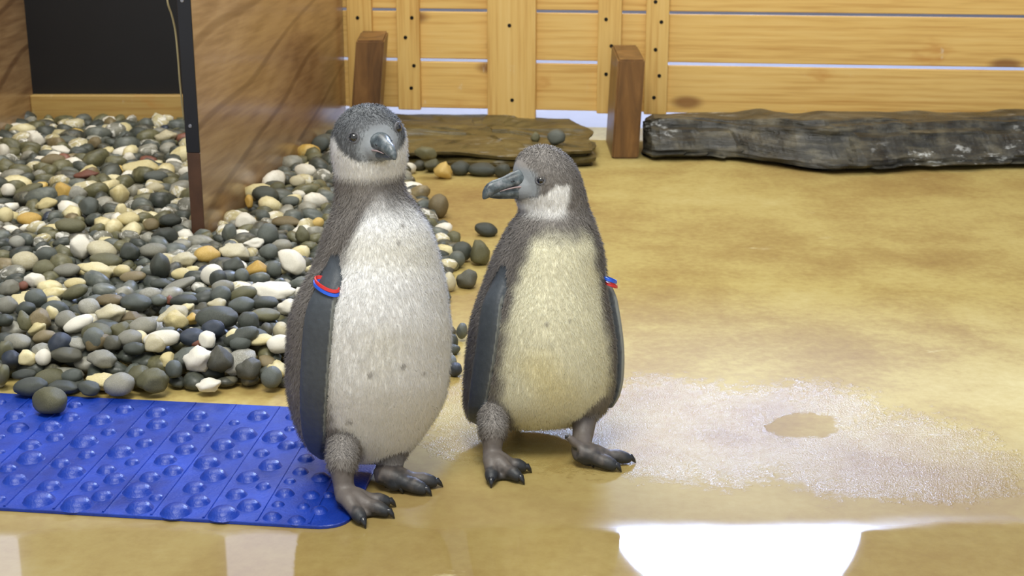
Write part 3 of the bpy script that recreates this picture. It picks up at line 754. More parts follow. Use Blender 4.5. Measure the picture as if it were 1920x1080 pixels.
# random pebbles: an upper layer among the placed ones and a packed lower layer
rn = random.Random(11)
def wpick():
    return rn.choices('dsogwcyrbtmnk', [26, 15, 17, 8, 9, 7, 1.2, .8, 1.2, 2.0, 7, 9, 9])[0]
grid = {}
def gkey(x, y): return int(x/.06), int(y/.06)
for q in placed: grid.setdefault(gkey(q[0], q[1]), []).append(q)
def clash(x, y, r, fac, reg):
    kx, ky = gkey(x, y)
    for i in (-1, 0, 1):
        for j in (-1, 0, 1):
            for q in reg.get((kx+i, ky+j), ()):
                if math.hypot(x-q[0], y-q[1]) < (r+q[3])*fac: return True
    return False
minx = -1.75; top = []
for attempt in range(26000):
    x = rn.uniform(minx, .0); y = rn.uniform(EP[4].y-.03, yb-.02)
    if not inside(x, y): continue
    if abs(x) > y*.40+.05: continue
    if abs(x+.013-xs_panel(y)) < .028 and y > pf.y-.02: continue
    r_ = rn.uniform(.015, .026)*(1.35 if y > 3 else 1)
    d = edist(x, y)
    if d < r_*.9: continue
    if clash(x, y, r_, .74, grid): continue
    q = (x, y, 0, r_); grid.setdefault(gkey(x, y), []).append(q); top.append(q)
top.sort(key=lambda q: q[1])
n_ind = 300-len(HAND)-len(SOLO)
ind, rest = top[:n_ind], top[n_ind:]
for (x, y, _, r_) in ind:
    mk = wpick(); kind = rn.choices((0, 1, 2), (6, 4, 1))[0]
    c_ = r_*rn.uniform(.5, .8)
    o = bpy.data.objects.new('pebble', PEB[kind][rn.randrange(8)]); C.objects.link(o)
    o.location = (x, y, heap(x, y)+c_*.50); o.scale = (r_*rn.uniform(1, 1.25), r_*rn.uniform(.7, .95), c_)
    o.rotation_euler = (rn.uniform(-.35, .35), rn.uniform(-.35, .35), rn.uniform(0, 6.28))
    o.material_slots[0].link = 'OBJECT'; o.material_slots[0].material = PM_[mk]
    zn, gn = zone(x, y); sz = 'small' if r_ < .0185 else 'mid-sized'
    tag(o, '%s %s pebble %s' % (sz, WORDS[mk], where((x, y))), 'pebble', '%s %s pebbles %s' % (sz, WORDS[mk], gn))
# everything else is one heap
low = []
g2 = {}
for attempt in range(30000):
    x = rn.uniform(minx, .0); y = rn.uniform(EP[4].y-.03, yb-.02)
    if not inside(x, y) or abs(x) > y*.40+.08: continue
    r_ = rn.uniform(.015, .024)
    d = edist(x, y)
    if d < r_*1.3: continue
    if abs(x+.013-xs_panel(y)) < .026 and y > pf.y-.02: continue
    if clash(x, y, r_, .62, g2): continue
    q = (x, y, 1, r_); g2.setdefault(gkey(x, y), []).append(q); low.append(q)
proto = [[(np.array([v.co[:] for v in me.vertices]), [tuple(p.vertices) for p in me.polygons]) for me in row] for row in PEBL]
keys = list(PM_.keys()); VV = []; FF = []; MI = []; base_i = 0
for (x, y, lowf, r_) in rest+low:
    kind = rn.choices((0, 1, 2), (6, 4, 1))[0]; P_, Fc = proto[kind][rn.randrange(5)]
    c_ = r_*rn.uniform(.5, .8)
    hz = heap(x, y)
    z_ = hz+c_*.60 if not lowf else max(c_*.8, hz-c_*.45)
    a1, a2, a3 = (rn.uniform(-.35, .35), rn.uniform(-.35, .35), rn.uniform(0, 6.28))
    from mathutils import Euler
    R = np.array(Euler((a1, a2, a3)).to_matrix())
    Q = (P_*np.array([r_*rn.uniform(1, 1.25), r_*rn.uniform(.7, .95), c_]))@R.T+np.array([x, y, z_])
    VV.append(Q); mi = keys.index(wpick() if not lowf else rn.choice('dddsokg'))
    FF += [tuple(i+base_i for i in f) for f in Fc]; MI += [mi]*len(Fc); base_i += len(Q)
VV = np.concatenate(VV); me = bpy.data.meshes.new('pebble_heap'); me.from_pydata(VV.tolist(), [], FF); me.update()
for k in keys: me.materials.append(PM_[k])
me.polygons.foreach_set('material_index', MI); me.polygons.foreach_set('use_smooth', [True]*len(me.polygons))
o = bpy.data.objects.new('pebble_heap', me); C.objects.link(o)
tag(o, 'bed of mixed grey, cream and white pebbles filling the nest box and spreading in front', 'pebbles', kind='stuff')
print('pebbles hand', len(HAND)+len(SOLO), 'ind', len(ind), 'rest', len(rest), 'low', len(low))

# ------------------------------------------------------------------ penguins
def plumage():
    t = NT('penguin_plumage', Roughness=.85)
    a = t.add('ShaderNodeAttribute', attribute_name='Col'); n = t.noise(t.coords('Object'), 160, 3, .6)
    c = t.mix(t.math('MULTIPLY', t.math('SUBTRACT', n, .5), .8), a.outputs['Color'], (1, 1, 1, 1), 'OVERLAY')
    t.color(a.outputs['Color'])
    r = t.math('SUBTRACT', .9, t.math('MULTIPLY', a.outputs['Alpha'], .38)); t.set(t.b.inputs['Roughness'], r)
    n2 = t.noise(t.coords('Object', (1, 1, .4)), 220, 3, .6)
    t.bump(t.math('ADD', n, n2), .2, .002)
    return t.m
M['plumage'] = plumage()
t = NT('down_feathers', Roughness=.9); a = t.add('ShaderNodeAttribute', attribute_name='Col'); t.color(a.outputs['Color'])
t.b.inputs['Specular IOR Level'].default_value = .15
M['down'] = t.m
M['eye'] = simple('dark_eye', (14, 13, 12), .12, .1, 20, 0, coat=1)
M['lid'] = simple('grey_eyelid', (92, 92, 96), .6, .1, 60, .1)
def beak_mat():
    t = NT('slate_beak', Roughness=.35); v = t.coords('Object')
    n = t.noise(v, 70, 4, .6, .5); n2 = t.noise(v, 160, 4, .6)
    t.color(t.ramp(t.math('ADD', t.math('MULTIPLY', n, .7), t.math('MULTIPLY', n2, .3)), [(.36, lin((46, 52, 56))), (.52, lin((84, 94, 98))), (.66, lin((134, 138, 142)))]))
    t.bump(n2, .3, .001); return t.m
M['beak'] = beak_mat()
M['gape'] = simple('pink_gape', (150, 132, 132), .5, .15, 60, .05)
M['claw'] = simple('dark_claw', (34, 36, 40), .25, .2, 60, 0)
M['red'] = simple('red_band', (206, 48, 46), .4, .05, 20, 0)
M['bluep'] = simple('blue_band', (38, 92, 214), .4, .05, 20, 0)

def cr(xs, ys, x):
    """smooth monotone-ish interpolation"""
    xs = np.array(xs, float); ys = np.array(ys, float)
    m = np.gradient(ys, xs); i = np.clip(np.searchsorted(xs, x)-1, 0, len(xs)-2)
    h = xs[i+1]-xs[i]; t_ = (x-xs[i])/h
    return (2*t_**3-3*t_**2+1)*ys[i]+(t_**3-2*t_**2+t_)*h*m[i]+(-2*t_**3+3*t_**2)*ys[i+1]+(t_**3-t_**2)*h*m[i+1]

def sstep(x, a, b):
    t_ = np.clip((x-a)/(b-a), 0, 1); return t_*t_*(3-2*t_)

class Penguin:
    def __init__(s, name, label, rows, Y, facing, dratio):
        s.rows = rows; s.Y = Y; s.facing = facing; s.dr = dratio
        s.v = [r[0] for r in rows]; s.l = [r[1] for r in rows]; s.r = [r[2] for r in rows]
        s.root = None; s.name = name; s.label = label; s.pieces = []; s.org = Vector((ony((s.l[-6]+s.r[-6])/2, 700, Y).x, Y, 0))
    def ring(s, v):
        l = float(cr(s.v, s.l, v)); r = float(cr(s.v, s.r, v)); c = (l+r)/2
        p = ony(c, v, s.Y); sc = ppm(p); a = max(.001, (r-l)/2/sc)
        vd = ray(c, v); vd.normalize()
        vdn = Vector((0, vd.y, vd.z)).normalized()
        b = a*float(np.interp(v, [x[0] for x in s.dr], [x[1] for x in s.dr]))
        xd = Vector((1, 0, 0))
        return p, a, b, xd, vdn, sc
    def surf(s, u, v, back=False, out=0.0):
        p, a, b, xd, vd, sc = s.ring(v); c = (float(cr(s.v, s.l, v))+float(cr(s.v, s.r, v)))/2
        t_ = max(-.985, min(.985, (u-c)/sc/a)); q = math.sqrt(1-t_*t_); sg = 1 if back else -1
        nrm = (xd*(t_/a)+vd*(sg*q/b)).normalized(); tan = (xd*(a*q)+vd*(-sg*b*t_)).normalized()
        return p+xd*(a*t_)+vd*(sg*b*q)+nrm*out, nrm, tan
    def loft(s):
        N = 56; V = []; F = []; vs = np.arange(s.v[0], s.v[-1]+.01, 5.0)
        for v in vs:
            p, a, b, xd, vd, _ = s.ring(v)
            for k in range(N):
                an = 2*math.pi*k/N; V.append(p+xd*a*math.cos(an)+vd*b*math.sin(an))
        for i in range(len(vs)-1):
            for k in range(N): k2 = (k+1) % N; F.append((i*N+k, i*N+k2, (i+1)*N+k2, (i+1)*N+k))
        F.append(tuple(range(N))[::-1]); F.append(tuple((len(vs)-1)*N+k for k in range(N)))
        s.pieces.append(('body', V, F))
    def flipper(s, pts, back=False, thick=.0065):
        V = []; F = []; n = 20; K = 26
        vs = [q[1] for q in pts]; us = [q[0] for q in pts]; ws = [q[2] for q in pts]
        rr = np.linspace(vs[0], vs[-1], K); s.fl_axis = []
        for i, v in enumerate(rr):
            u = float(cr(vs, us, v)); w_ = max(4, float(cr(vs, ws, v)))
            lift = -.007+.012*sstep(i/K, .0, .25)
            p, nn, tn = s.surf(u, v, back, lift)
            p0, a, b, xd, vd, sc = s.ring(v)
            # widths are as seen: open them up where the blade is turned away, up to a limit
            fac = max(.45, abs(tn.x)); hw = min(w_/2/sc/fac, .021)*(.55+.45*sstep(i/K, 0, .12))
            th = thick*(1-.45*i/K)
            for k in range(n):
                an = 2*math.pi*k/n; c_, s_ = math.cos(an), math.sin(an)
                V.append(p+tn*hw*math.copysign(abs(c_)**.85, c_)+nn*th*s_*(1 if c_*1 > -2 else 1))
        for i in range(K-1):
            for k in range(n): k2 = (k+1) % n; F.append((i*n+k, i*n+k2, (i+1)*n+k2, (i+1)*n+k))
        F.append(tuple(range(n))[::-1]); F.append(tuple((K-1)*n+k for k in range(n)))
        s.pieces.append(('flipper', V, F))
    def tubep(s, kind, path, radii, n=14, squash=None):
        V, F = tube(path, radii, n, squash=squash); s.pieces.append((kind, V, F))
    def ellipsoid(s, kind, c, axes):
        bm = bmesh.new(); bmesh.ops.create_icosphere(bm, subdivisions=3, radius=1)
        A = axes
        V = [c+A[0]*v.co.x+A[1]*v.co.y+A[2]*v.co.z for v in bm.verts]; F = [tuple(v.index for v in f.verts) for f in bm.faces]
        bm.free(); s.pieces.append((kind, V, F))
    def leg(s, topuv, topw, heel, tips, hallux, ytop=None):
        hp = onz(*heel, .014); yt = hp.y+.012 if ytop is None else ytop
        tp = ony(topuv[0], topuv[1], yt); r0 = topw/2/ppm(tp)
        up = tp+Vector((0, .034, .012))
        s.tubep('thigh', [up+Vector((0, .03, .0)), tp+Vector((0, .022, .022)), tp+Vector((0, .008, .008)), tp+Vector((0, .002, -.003))], [r0*1.0, r0*1.2, r0*1.22, r0*1.0])
        s.tubep('leg', [up, tp, tp.lerp(hp, .5)+Vector((0, .004, 0)), hp+Vector((0, .003, .006)), hp+Vector((0, 0, -.004))], [r0*1.02, r0*1.0, r0*.84, r0*.80, r0*.62])
        T = [onz(u, v, .004) for u, v in tips]; s.tips = getattr(s, 'tips', [])+T; dirs = []
        s.footr = getattr(s, 'footr', [])
        for t_ in T:
            d = t_-hp; L_ = Vector((d.x, d.y, 0)).length; dh = Vector((d.x, d.y, 0)).normalized(); dirs.append(dh)
            base_ = Vector((hp.x, hp.y, 0)); r1 = r0*.62
            pth = [base_+Vector((0, 0, .020)), base_+dh*L_*.28+Vector((0, 0, .0185)), base_+dh*L_*.52+Vector((0, 0, .0125)), base_+dh*L_*.70+Vector((0, 0, .0115)), base_+dh*L_*.86+Vector((0, 0, .0085)), base_+dh*L_*.95+Vector((0, 0, .006))]
            s.tubep('toe', pth, [r1*1.35, r1*1.15, r1*.9, r1*.98, r1*.8, r1*.5], 12)
            # claw
            s.claws = getattr(s, 'claws', [])
            cb = base_+dh*L_*.90+Vector((0, 0, .0085))
            s.claws.append(([cb-dh*.006, cb+dh*.004+Vector((0, 0, .001)), cb+dh*L_*.04+dh*.004+Vector((0, 0, -.003)), cb+dh*L_*.06+dh*.006+Vector((0, 0, -.0075))], [.0048, .0045, .0030, .0006]))
        base_ = Vector((hp.x, hp.y, 0)); up_ = Vector((0, 0, 1))
        for a, b in ((0, 1), (1, 2)):
            A = T[a]-base_; Bv = T[b]-base_; A.z = Bv.z = 0
            m_ = (A+Bv)*.5*.66
            ring = [Vector((0, 0, 0)), A*.45, A*.80, m_, Bv*.80, Bv*.45]
            V = []; 
            for zt, zb_ in ((0, 0),):
                zz = [.018, .014, .0095, .0075, .0095, .014]
                for q, z_ in zip(ring, zz): V.append(base_+q+up_*z_)
                for q, z_ in zip(ring, zz): V.append(base_+q+up_*.0015)
            n_ = 6; F = [tuple(range(n_)), tuple(range(n_, 2*n_))[::-1]]+[(i, n_+i, n_+(i+1) % n_, (i+1) % n_) for i in range(n_)]
            bm = bmesh.new(); vv = [bm.verts.new(q) for q in V]
            for f in F: bm.faces.new([vv[i] for i in f])
            bmesh.ops.recalc_face_normals(bm, faces=bm.faces[:])
            bm.verts.index_update(); F = [tuple(v.index for v in f.verts) for f in bm.faces]; bm.free()
            s.pieces.append(('toe', V, F))
        if hallux:
            hq = ony(hallux[0], hallux[1], hp.y-.004); src = hp+Vector((0, 0, .012))
            s.tubep('toe', [src, src.lerp(hq, .6), hq], [.0075, .006, .004], 10)
            d = (hq-src).normalized(); s.claws.append(([hq-d*.003, hq+d*.003+Vector((0, 0, -.002)), hq+d*.005+Vector((0, 0, -.007))], [.003, .0022, .0004]))
    def build(s, colfn, voxel=.0021):
        V = []; F = []; b = 0
        for k, v, f in s.pieces:
            V += v; F += [tuple(i+b for i in q) for q in f]; b += len(v)
        me = bpy.data.meshes.new('tmp'); me.from_pydata([tuple(x) for x in V], [], F); me.update()
        bm = bmesh.new(); bm.from_mesh(me); bmesh.ops.recalc_face_normals(bm, faces=bm.faces[:]); bm.to_mesh(me); bm.free()
        tmp = bpy.data.objects.new('tmp', me); C.objects.link(tmp)
        m = tmp.modifiers.new('r', 'REMESH'); m.mode = 'VOXEL'; m.voxel_size = voxel; m.adaptivity = 0
        m2 = tmp.modifiers.new('s', 'SMOOTH'); m2.factor = .5; m2.iterations = 5
        dg = bpy.context.evaluated_depsgraph_get(); ev = tmp.evaluated_get(dg)
        nm = bpy.data.meshes.new_from_object(ev); bpy.data.objects.remove(tmp)
        nv = len(nm.vertices); P = np.empty(nv*3); nm.vertices.foreach_get('co', P); P = P.reshape(-1, 3)
        N = np.empty(nv*3); nm.vertices.foreach_get('normal', N); N = N.reshape(-1, 3)
        # nearest source piece of every vertex
        bestd = np.full(nv, 9.0); kind = np.zeros(nv, int); kn = ['body', 'thigh', 'flipper', 'leg', 'toe', 'face']
        low_ = P[:, 2] < .16
        for k, v, f in s.pieces:
            if k == 'body': continue
            bv = BVHTree.FromPolygons(v, f, all_triangles=False)
            mn = np.min(np.array([tuple(q) for q in v]), 0)-.006; mx = np.max(np.array([tuple(q) for q in v]), 0)+.006
            idx = np.where(np.all((P > mn) & (P < mx), 1))[0]
            for i in idx:
                r_ = bv.find_nearest(P[i], .005)
                if r_[0] is not None:
                    dd = r_[3]
                    if dd < bestd[i]: bestd[i] = dd; kind[i] = kn.index(k)
        kind[bestd > .0035] = 0
        col, alpha, fur = colfn(P, N, kind, kn)
        O = np.array(s.org); nm.vertices.foreach_set('co', (P-O).ravel())
        ca = nm.color_attributes.new('Col', 'FLOAT_COLOR', 'POINT')
        ca.data.foreach_set('color', np.concatenate([col, alpha[:, None]], 1).astype(np.float32).ravel())
        nm.materials.clear(); nm.materials.append(M['plumage']); nm.polygons.foreach_set('use_smooth', [True]*len(nm.polygons)); nm.update()
        nm.name = 'body'
        s.root = empty(s.name, s.org); tag(s.root, s.label, 'penguin')
        bo = bpy.data.objects.new('body', nm); C.objects.link(bo); bo.parent = s.root
        print('body verts', nv)
        # ---- down: short tapered feather blades rooted in the skin
        nl = len(nm.polygons); q = np.empty(nl*4, int); 
        quads = np.array([tuple(p.vertices)[:3] for p in nm.polygons]); 
        A_, B_, C_ = P[quads[:, 0]], P[quads[:, 1]], P[quads[:, 2]]
        ff = fur[quads].mean(1); prob = ff > .05; ids = np.where(prob)[0]
        NH = 120000; sel = ids[np.random.randint(0, len(ids), NH)]
        r1, r2 = np.random.rand(NH, 1), np.random.rand(NH, 1)
        root = A_[sel]+(B_[sel]-A_[sel])*r1+(C_[sel]-B_[sel])*r2*r1*1.0
        nn = N[quads[sel, 0]]; nn /= np.linalg.norm(nn, axis=1)[:, None]+1e-9
        cc_ = col[quads[sel, 0]]
        ln = (.0036+.0040*np.random.rand(NH, 1))*np.clip(ff[sel], .3, 1.3)[:, None]
        down = np.array([0, 0, -1.0]); dv = nn*.62+(down-nn*(nn@down)[:, None])*.75+np.random.randn(NH, 3)*.28
        # clumps lean together
        cl = np.array([noise.noise_vector(Vector(p)*90)[:] for p in root[::6]]); cl = np.repeat(cl, 6, 0)[:NH] if NH % 6 == 0 else np.repeat(cl, 6, 0)[:NH]
        dv = dv+cl*.16; dv /= np.linalg.norm(dv, axis=1)[:, None]
        sd = np.cross(dv, nn); sd /= np.linalg.norm(sd, axis=1)[:, None]+1e-9
        wd = .00030
        mid = root+dv*ln*.55; tip = root+dv*ln+down*ln*.25
        VV = np.stack([root-sd*wd, root+sd*wd, mid+sd*wd*.8, mid-sd*wd*.8, tip], 1).reshape(-1, 3)-O
        hm = bpy.data.meshes.new('down'); hm.vertices.add(NH*5); hm.vertices.foreach_set('co', VV.ravel())
        i5 = np.arange(NH)[:, None]*5
        loops = np.concatenate([i5+0, i5+1, i5+2, i5+3, i5+3, i5+2, i5+4], 1).ravel()
        hm.loops.add(NH*7); hm.loops.foreach_set('vertex_index', loops)
        st = np.stack([np.arange(NH)*7, np.arange(NH)*7+4], 1).ravel()
        hm.polygons.add(NH*2); hm.polygons.foreach_set('loop_start', st); hm.update(calc_edges=True)
        jit = (1+.12*np.random.randn(NH, 1)*.5); c5 = np.clip(np.repeat(cc_*jit, 5, 0), 0, 1)
        ca = hm.color_attributes.new('Col', 'FLOAT_COLOR', 'POINT')
        ca.data.foreach_set('color', np.concatenate([c5, np.ones((NH*5, 1))], 1).astype(np.float32).ravel())
        nb = np.repeat(nn+.25*dv, 5, 0); nb /= np.linalg.norm(nb, axis=1)[:, None]
        hm.polygons.foreach_set('use_smooth', [True]*len(hm.polygons))
        hm.normals_split_custom_set_from_vertices(nb.astype(np.float32))
        hm.materials.append(M['down'])
        ho = bpy.data.objects.new('down', hm); C.objects.link(ho); ho.parent = s.root; ho['kind'] = 'stuff'
        for pth, rad in s.claws:
            V, F = tube(pth, rad, 8); mobj('claw', [v-s.org for v in V], F, M['claw'], s.root, smooth=True)
        return s.root
    def eye(s, pos, nrm, r, front):
        e = empty_e = None
        n = nrm.normalized(); a = n.cross(Vector((0, 0, 1))).normalized(); b = a.cross(n)
        bm = bmesh.new(); bmesh.ops.create_uvsphere(bm, u_segments=20, v_segments=12, radius=r)
        c0 = pos-n*r*.35
        o = bmobj('eye', bm, M['eye'], s.root, True, loc=c0-s.org)
        # lids: ring around the eye
        V = []; F = []; K = 28; n_ = 8
        for i in range(K):
            an = 2*math.pi*i/K; q = a*math.cos(an)*r*1.12+b*math.sin(an)*r*.95; rad = q.normalized()
            for k in range(n_):
                b2 = 2*math.pi*k/n_; V.append(pos-n*r*.02+q+rad*math.cos(b2)*r*.34+n*math.sin(b2)*r*.26-c0)
        for i in range(K):
            for k in range(n_): F.append((i*n_+k, ((i+1) % K)*n_+k, ((i+1) % K)*n_+(k+1) % n_, i*n_+(k+1) % n_))
        mobj('eyelid', V, F, M['lid'], o, smooth=True)
    def beak(s, base, Fd, U, L, hgt, wid_):
        S_ = Fd.cross(U).normalized(); N = 16
        def shell(prof, bot):
            V = []; F = []
            for (f, zc, hu, hd, w_) in prof:
                for k in range(N):
                    an = 2*math.pi*k/N; c_, s_ = math.cos(an), math.sin(an)
                    h_ = hu if s_ > 0 else hd
                    V.append(Fd*(f*L)+U*((zc+s_*h_)*hgt)+S_*(c_*w_*wid_))
            for i in range(len(prof)-1):
                for k in range(N): F.append((i*N+k, i*N+(k+1) % N, (i+1)*N+(k+1) % N, (i+1)*N+k))
            F.append(tuple(range(N))[::-1]); F.append(tuple((len(prof)-1)*N+k for k in range(N)))
            return V, F
        up = [(-.35, .28, .50, .10, 1.0), (-.05, .28, .46, .10, .95), (.15, .24, .40, .12, .80), (.35, .18, .36, .14, .66), (.55, .12, .35, .18, .56), (.72, .08, .34, .24, .50), (.85, .04, .30, .28, .43), (.94, -.02, .24, .27, .33), (1.0, -.08, .15, .20, .20), (1.02, -.14, .05, .10, .08)]
        lo_ = [(-.35, -.10, .22, .36, .95), (-.05, -.10, .22, .34, .88), (.15, -.09, .20, .32, .74), (.35, -.08, .17, .30, .60), (.55, -.07, .13, .28, .48), (.70, -.08, .10, .22, .36), (.82, -.12, .06, .12, .22), (.86, -.14, .02, .04, .08)]
        bk = empty('beak', base-s.org) if False else None
        V, F = shell(up, 0); o = mobj('beak', V, F, M['beak'], s.root, True, loc=base-s.org)
        V, F = shell(lo_, 1); mobj('lower_mandible', V, F, M['beak'], o, True)
        # pale cutting edge between the mandibles
        for sg in (1, -1):
            pth = [Fd*(f*L)+U*(z*hgt)+S_*(sg*w_*wid_) for f, z, w_ in ((-.42, .02, 1.10), (-.2, .08, 1.00), (0, .12, .93), (.2, .11, .78), (.4, .06, .62), (.58, .0, .52))]
            V, F = tube(pth, [.0006, .0010, .0012, .0011, .0008, .0005], 8); mobj('gape', V, F, M['gape'], o, True)
        # nostrils
        for sg in (1, -1):
            c0 = Fd*(.22*L)+U*(.36*hgt)+S_*(sg*.70*wid_)
            pth = [c0-Fd*.003, c0, c0+Fd*.003]; V, F = tube(pth, [.0005, .0011, .0005], 8); mobj('nostril', V, F, M['claw'], o, True)
    def band(s, u, v, w_, tilt, mat, label, back=False, hh=.0045, lift=.008, hw=None):
        p, nn, tn = s.surf(u, v, back, lift); p0, a, b, xd, vd, sc = s.ring(v)
        dn = nn.cross(tn).normalized(); dn = dn if dn.z > 0 else -dn
        hw = (w_/2/sc/max(.45, abs(tn.x))+.002) if hw is None else hw
        ht = .0078; V = []; F = []; K = 40
        for i in range(K):
            an = 2*math.pi*i/K; q = tn*math.cos(an)*hw+nn*math.sin(an)*ht; o_ = (tn*math.cos(an)/hw+nn*math.sin(an)/ht).normalized()
            q = q+dn*(tilt*math.cos(an)*hw-.0035*math.sin(an))
            for dx, dz in ((0, -1), (.0016, -.85), (.0016, .85), (0, 1)): V.append(q+o_*dx+dn*dz*hh*.5+p-s.org)
        for i in range(K):
            for k in range(4): F.append((i*4+k, ((i+1) % K)*4+k, ((i+1) % K)*4+(k+1) % 4, i*4+(k+1) % 4))
        o = mobj('flipper_band', V, F, mat, s.root, smooth=False); o['label'] = label

WHITE = np.array(lin((252, 253, 252))); CREAM = np.array(lin((248, 245, 218))); GREY = np.array(lin((148, 143, 138))); DGREY = np.array(lin((92, 88, 86)))
FLIP = np.array(lin((66, 72, 78))); FLIPE = np.array(lin((146, 150, 146))); LEG = np.array(lin((98, 91, 86))); TOE = np.array(lin((38, 41, 45)))
MASK = np.array(lin((138, 143, 147))); CHEEK = np.array(lin((253, 253, 250)))
def lin_np(c): return np.array(lin(c))
def mixc(a, b, f): return a*(1-f[:, None])+b*f[:, None]
def nz(P, sc, seed=0): return np.array([noise.noise(Vector((p[0]*sc+seed, p[1]*sc, p[2]*sc))) for p in P])

def make_colfn(pg, hc, hr, Fd, U, uline, fmin, belly, tw, throat_v, spots, thighgrey, headv):
    S_ = Fd.cross(U).normalized()
    def fn(P, N, kind, kn):
        n = len(P); nv = nz(P, 55); nv2 = nz(P, 160, 5)
        # pixel row of every vertex's height, for tables along the body
        zt = np.array([ony(960, v, pg.Y).z for v in range(150, 1000, 10)]); vr = np.interp(-P[:, 2], -zt, np.arange(150, 1000, 10))
        cx = np.array([pg.ring(v)[0].x for v in range(int(pg.v[0]), int(pg.v[-1]), 5)]); cxv = np.arange(int(pg.v[0]), int(pg.v[-1]), 5)
        ccx = np.interp(vr, cxv, cx)
        ang = np.degrees(np.arctan2(P[:, 0]-ccx, -(P[:, 1]-pg.Y)))   # 0 = towards the camera side, + right
        th = np.abs((ang-pg.facing+180) % 360-180)
        w_ = np.interp(vr, [q[0] for q in tw], [q[1] for q in tw])
        f = 1-sstep(th+nv*7, w_-7, w_+7)
        thr = sstep(vr+nv*10, throat_v[0], throat_v[1])
        g = GREY[None, :]*(1+.12*nv2[:, None]+.12*nv[:, None])
        # darker brown-grey close to the flank
        col = mixc(g, belly[None, :]*(1+.03*nv[:, None]), f*thr)
        flank = np.exp(-((th-w_-6)/9.0)**2)*thr
        col = mixc(col, np.tile(DGREY, (n, 1)), flank*.35)
        # dirt tint on the lower belly
        dirt = np.clip(nz(P, 14, 9)*1.6-.15, 0, 1)*f*thr*(.35 if belly is WHITE else 1)
        col = mixc(col, col*np.array([.93, .88, .70]), dirt)
        # head
        D = (P-np.array(hc))/hr; ln = np.linalg.norm(D, axis=1)+1e-9; Dn = D/ln[:, None]
        ff = Dn@np.array(Fd); uu = Dn@np.array(U); ss = Dn@np.array(S_)
        inh = 1-sstep(vr, headv[0], headv[1])
        hcol = np.tile(lin_np((112, 115, 118)) if belly is WHITE else GREY*.9, (n, 1))*(1+.14*nv2[:, None])
        ul = np.interp(ff, [q[0] for q in uline], [q[1] for q in uline])
        fe_ = fmin+.55*np.clip(-uu-.35, 0, 1)
        wh = (1-sstep(uu+nv*.08, ul-.07, ul+.09))*sstep(ff+nv*.12, fe_-.08, fe_+.10)
        hcol = mixc(hcol, np.tile(CHEEK, (n, 1)), wh)
        mlo = .70 if belly is WHITE else .62
        mk = sstep(ff+nv*.05, mlo, mlo+.18)*(1-wh*.85)
        hcol = mixc(hcol, np.tile(MASK, (n, 1)), mk*(1-sstep(uu, .35, .55)))
        chin = 1-sstep(uu, -1.0, -.80)
        hcol = mixc(hcol, np.tile(GREY*1.25, (n, 1)), chin*.6)
        col = mixc(col, hcol, inh)
        # flippers, legs, feet
        for nm_, base_ in (('flipper', FLIP), ('leg', LEG), ('toe', LEG)):
            m = (kind == kn.index(nm_)).astype(float); col = mixc(col, np.tile(base_, (n, 1))*(1+.15*nv2[:, None]), m)
        m = (kind == kn.index('thigh')).astype(float); col = mixc(col, g, m)
        for c, r_ in thighgrey:
            d = np.linalg.norm((P-np.array(c))*np.array([1, 1, .8]), axis=1); q = (1-sstep(d+nv*.008, r_*.8, r_*1.1))*((kind == 0) | (kind == 1)); col = mixc(col, g, q)
        if pg.tips:
            d = np.min(np.stack([np.linalg.norm(P-np.array(t_), axis=1) for t_ in pg.tips]), 0)
            col = mixc(col, np.tile(TOE, (n, 1)), (1-sstep(d+nv2*.006, .014, .034))*np.isin(kind, [3, 4, 0]))
        low = (P[:, 2] < .03) & (kind != 2); col[low & (N[:, 2] < -.2)] = TOE
        # pale leading edge of the flippers
        if hasattr(pg, 'edge_dir'):
            fm = kind == 2; e = sstep(N@np.array(pg.edge_dir), .70, .93)*fm; col = mixc(col, np.tile(FLIPE, (n, 1)), e*.8)
        for (u, v, r_) in spots:
            p, nn, tn = pg.surf(u, v); d = np.linalg.norm(P-np.array(p), axis=1); col = mixc(col, np.tile(GREY*.8, (n, 1)), (1-sstep(d, r_*.4, r_))*.6)
        fur = np.ones(n); fur[np.isin(kind, [2, 3, 4])] = 0
        fur[(P[:, 2] < .035)] = 0
        fur = fur*(1-inh*mk*.95)*(1-.35*inh)
        fur[(kind == 0) & (f*thr > .6)] *= .75
        alpha = np.isin(kind, [2, 3, 4]).astype(float)
        return np.clip(col, 0, 1), alpha, fur
    return fn

# ---- taller penguin (left): head turned and tilted towards the camera
rowsL = [(196, 684, 700), (199, 670, 714), (206, 655, 727), (216, 643, 739), (232, 631, 752), (252, 624, 760), (275, 621, 763), (300, 623, 762), (322, 627, 758), (340, 629, 755), (360, 630, 762), (380, 628, 776),
         (400, 623, 790), (425, 613, 805), (455, 603, 817), (490, 592, 826), (530, 572, 835), (570, 553, 840), (610, 543, 845), (660, 540, 844), (700, 539, 841), (735, 541, 836),
         (765, 547, 824), (795, 556, 806), (820, 568, 788), (840, 582, 771), (856, 602, 750), (866, 625, 730), (871, 650, 705)]
YL = 1.69
pgL = Penguin('penguin', 'taller grey and white penguin chick with tilted head, at the blue mat corner', rowsL, YL, 32,
              [(196, 1.0), (330, 1.0), (380, .92), (500, .86), (700, .84), (871, .82)])
pgL.loft()
FdL = Vector((.40, -.91, .06)).normalized(); UL = (Vector((-.22, 0, 1))-FdL*Vector((-.22, 0, 1)).dot(FdL)).normalized()
hcL = ony(692, 264, YL); hrL = .0465
pgL.ellipsoid('face', hcL+FdL*.030+UL*(-.004), (FdL*.026, FdL.cross(UL)*.022, UL*.020))
pgL.flipper([(638, 478, 32), (628, 530, 40), (618, 580, 52), (612, 640, 56), (607, 710, 54), (603, 780, 50), (602, 830, 40), (602, 862, 14)])
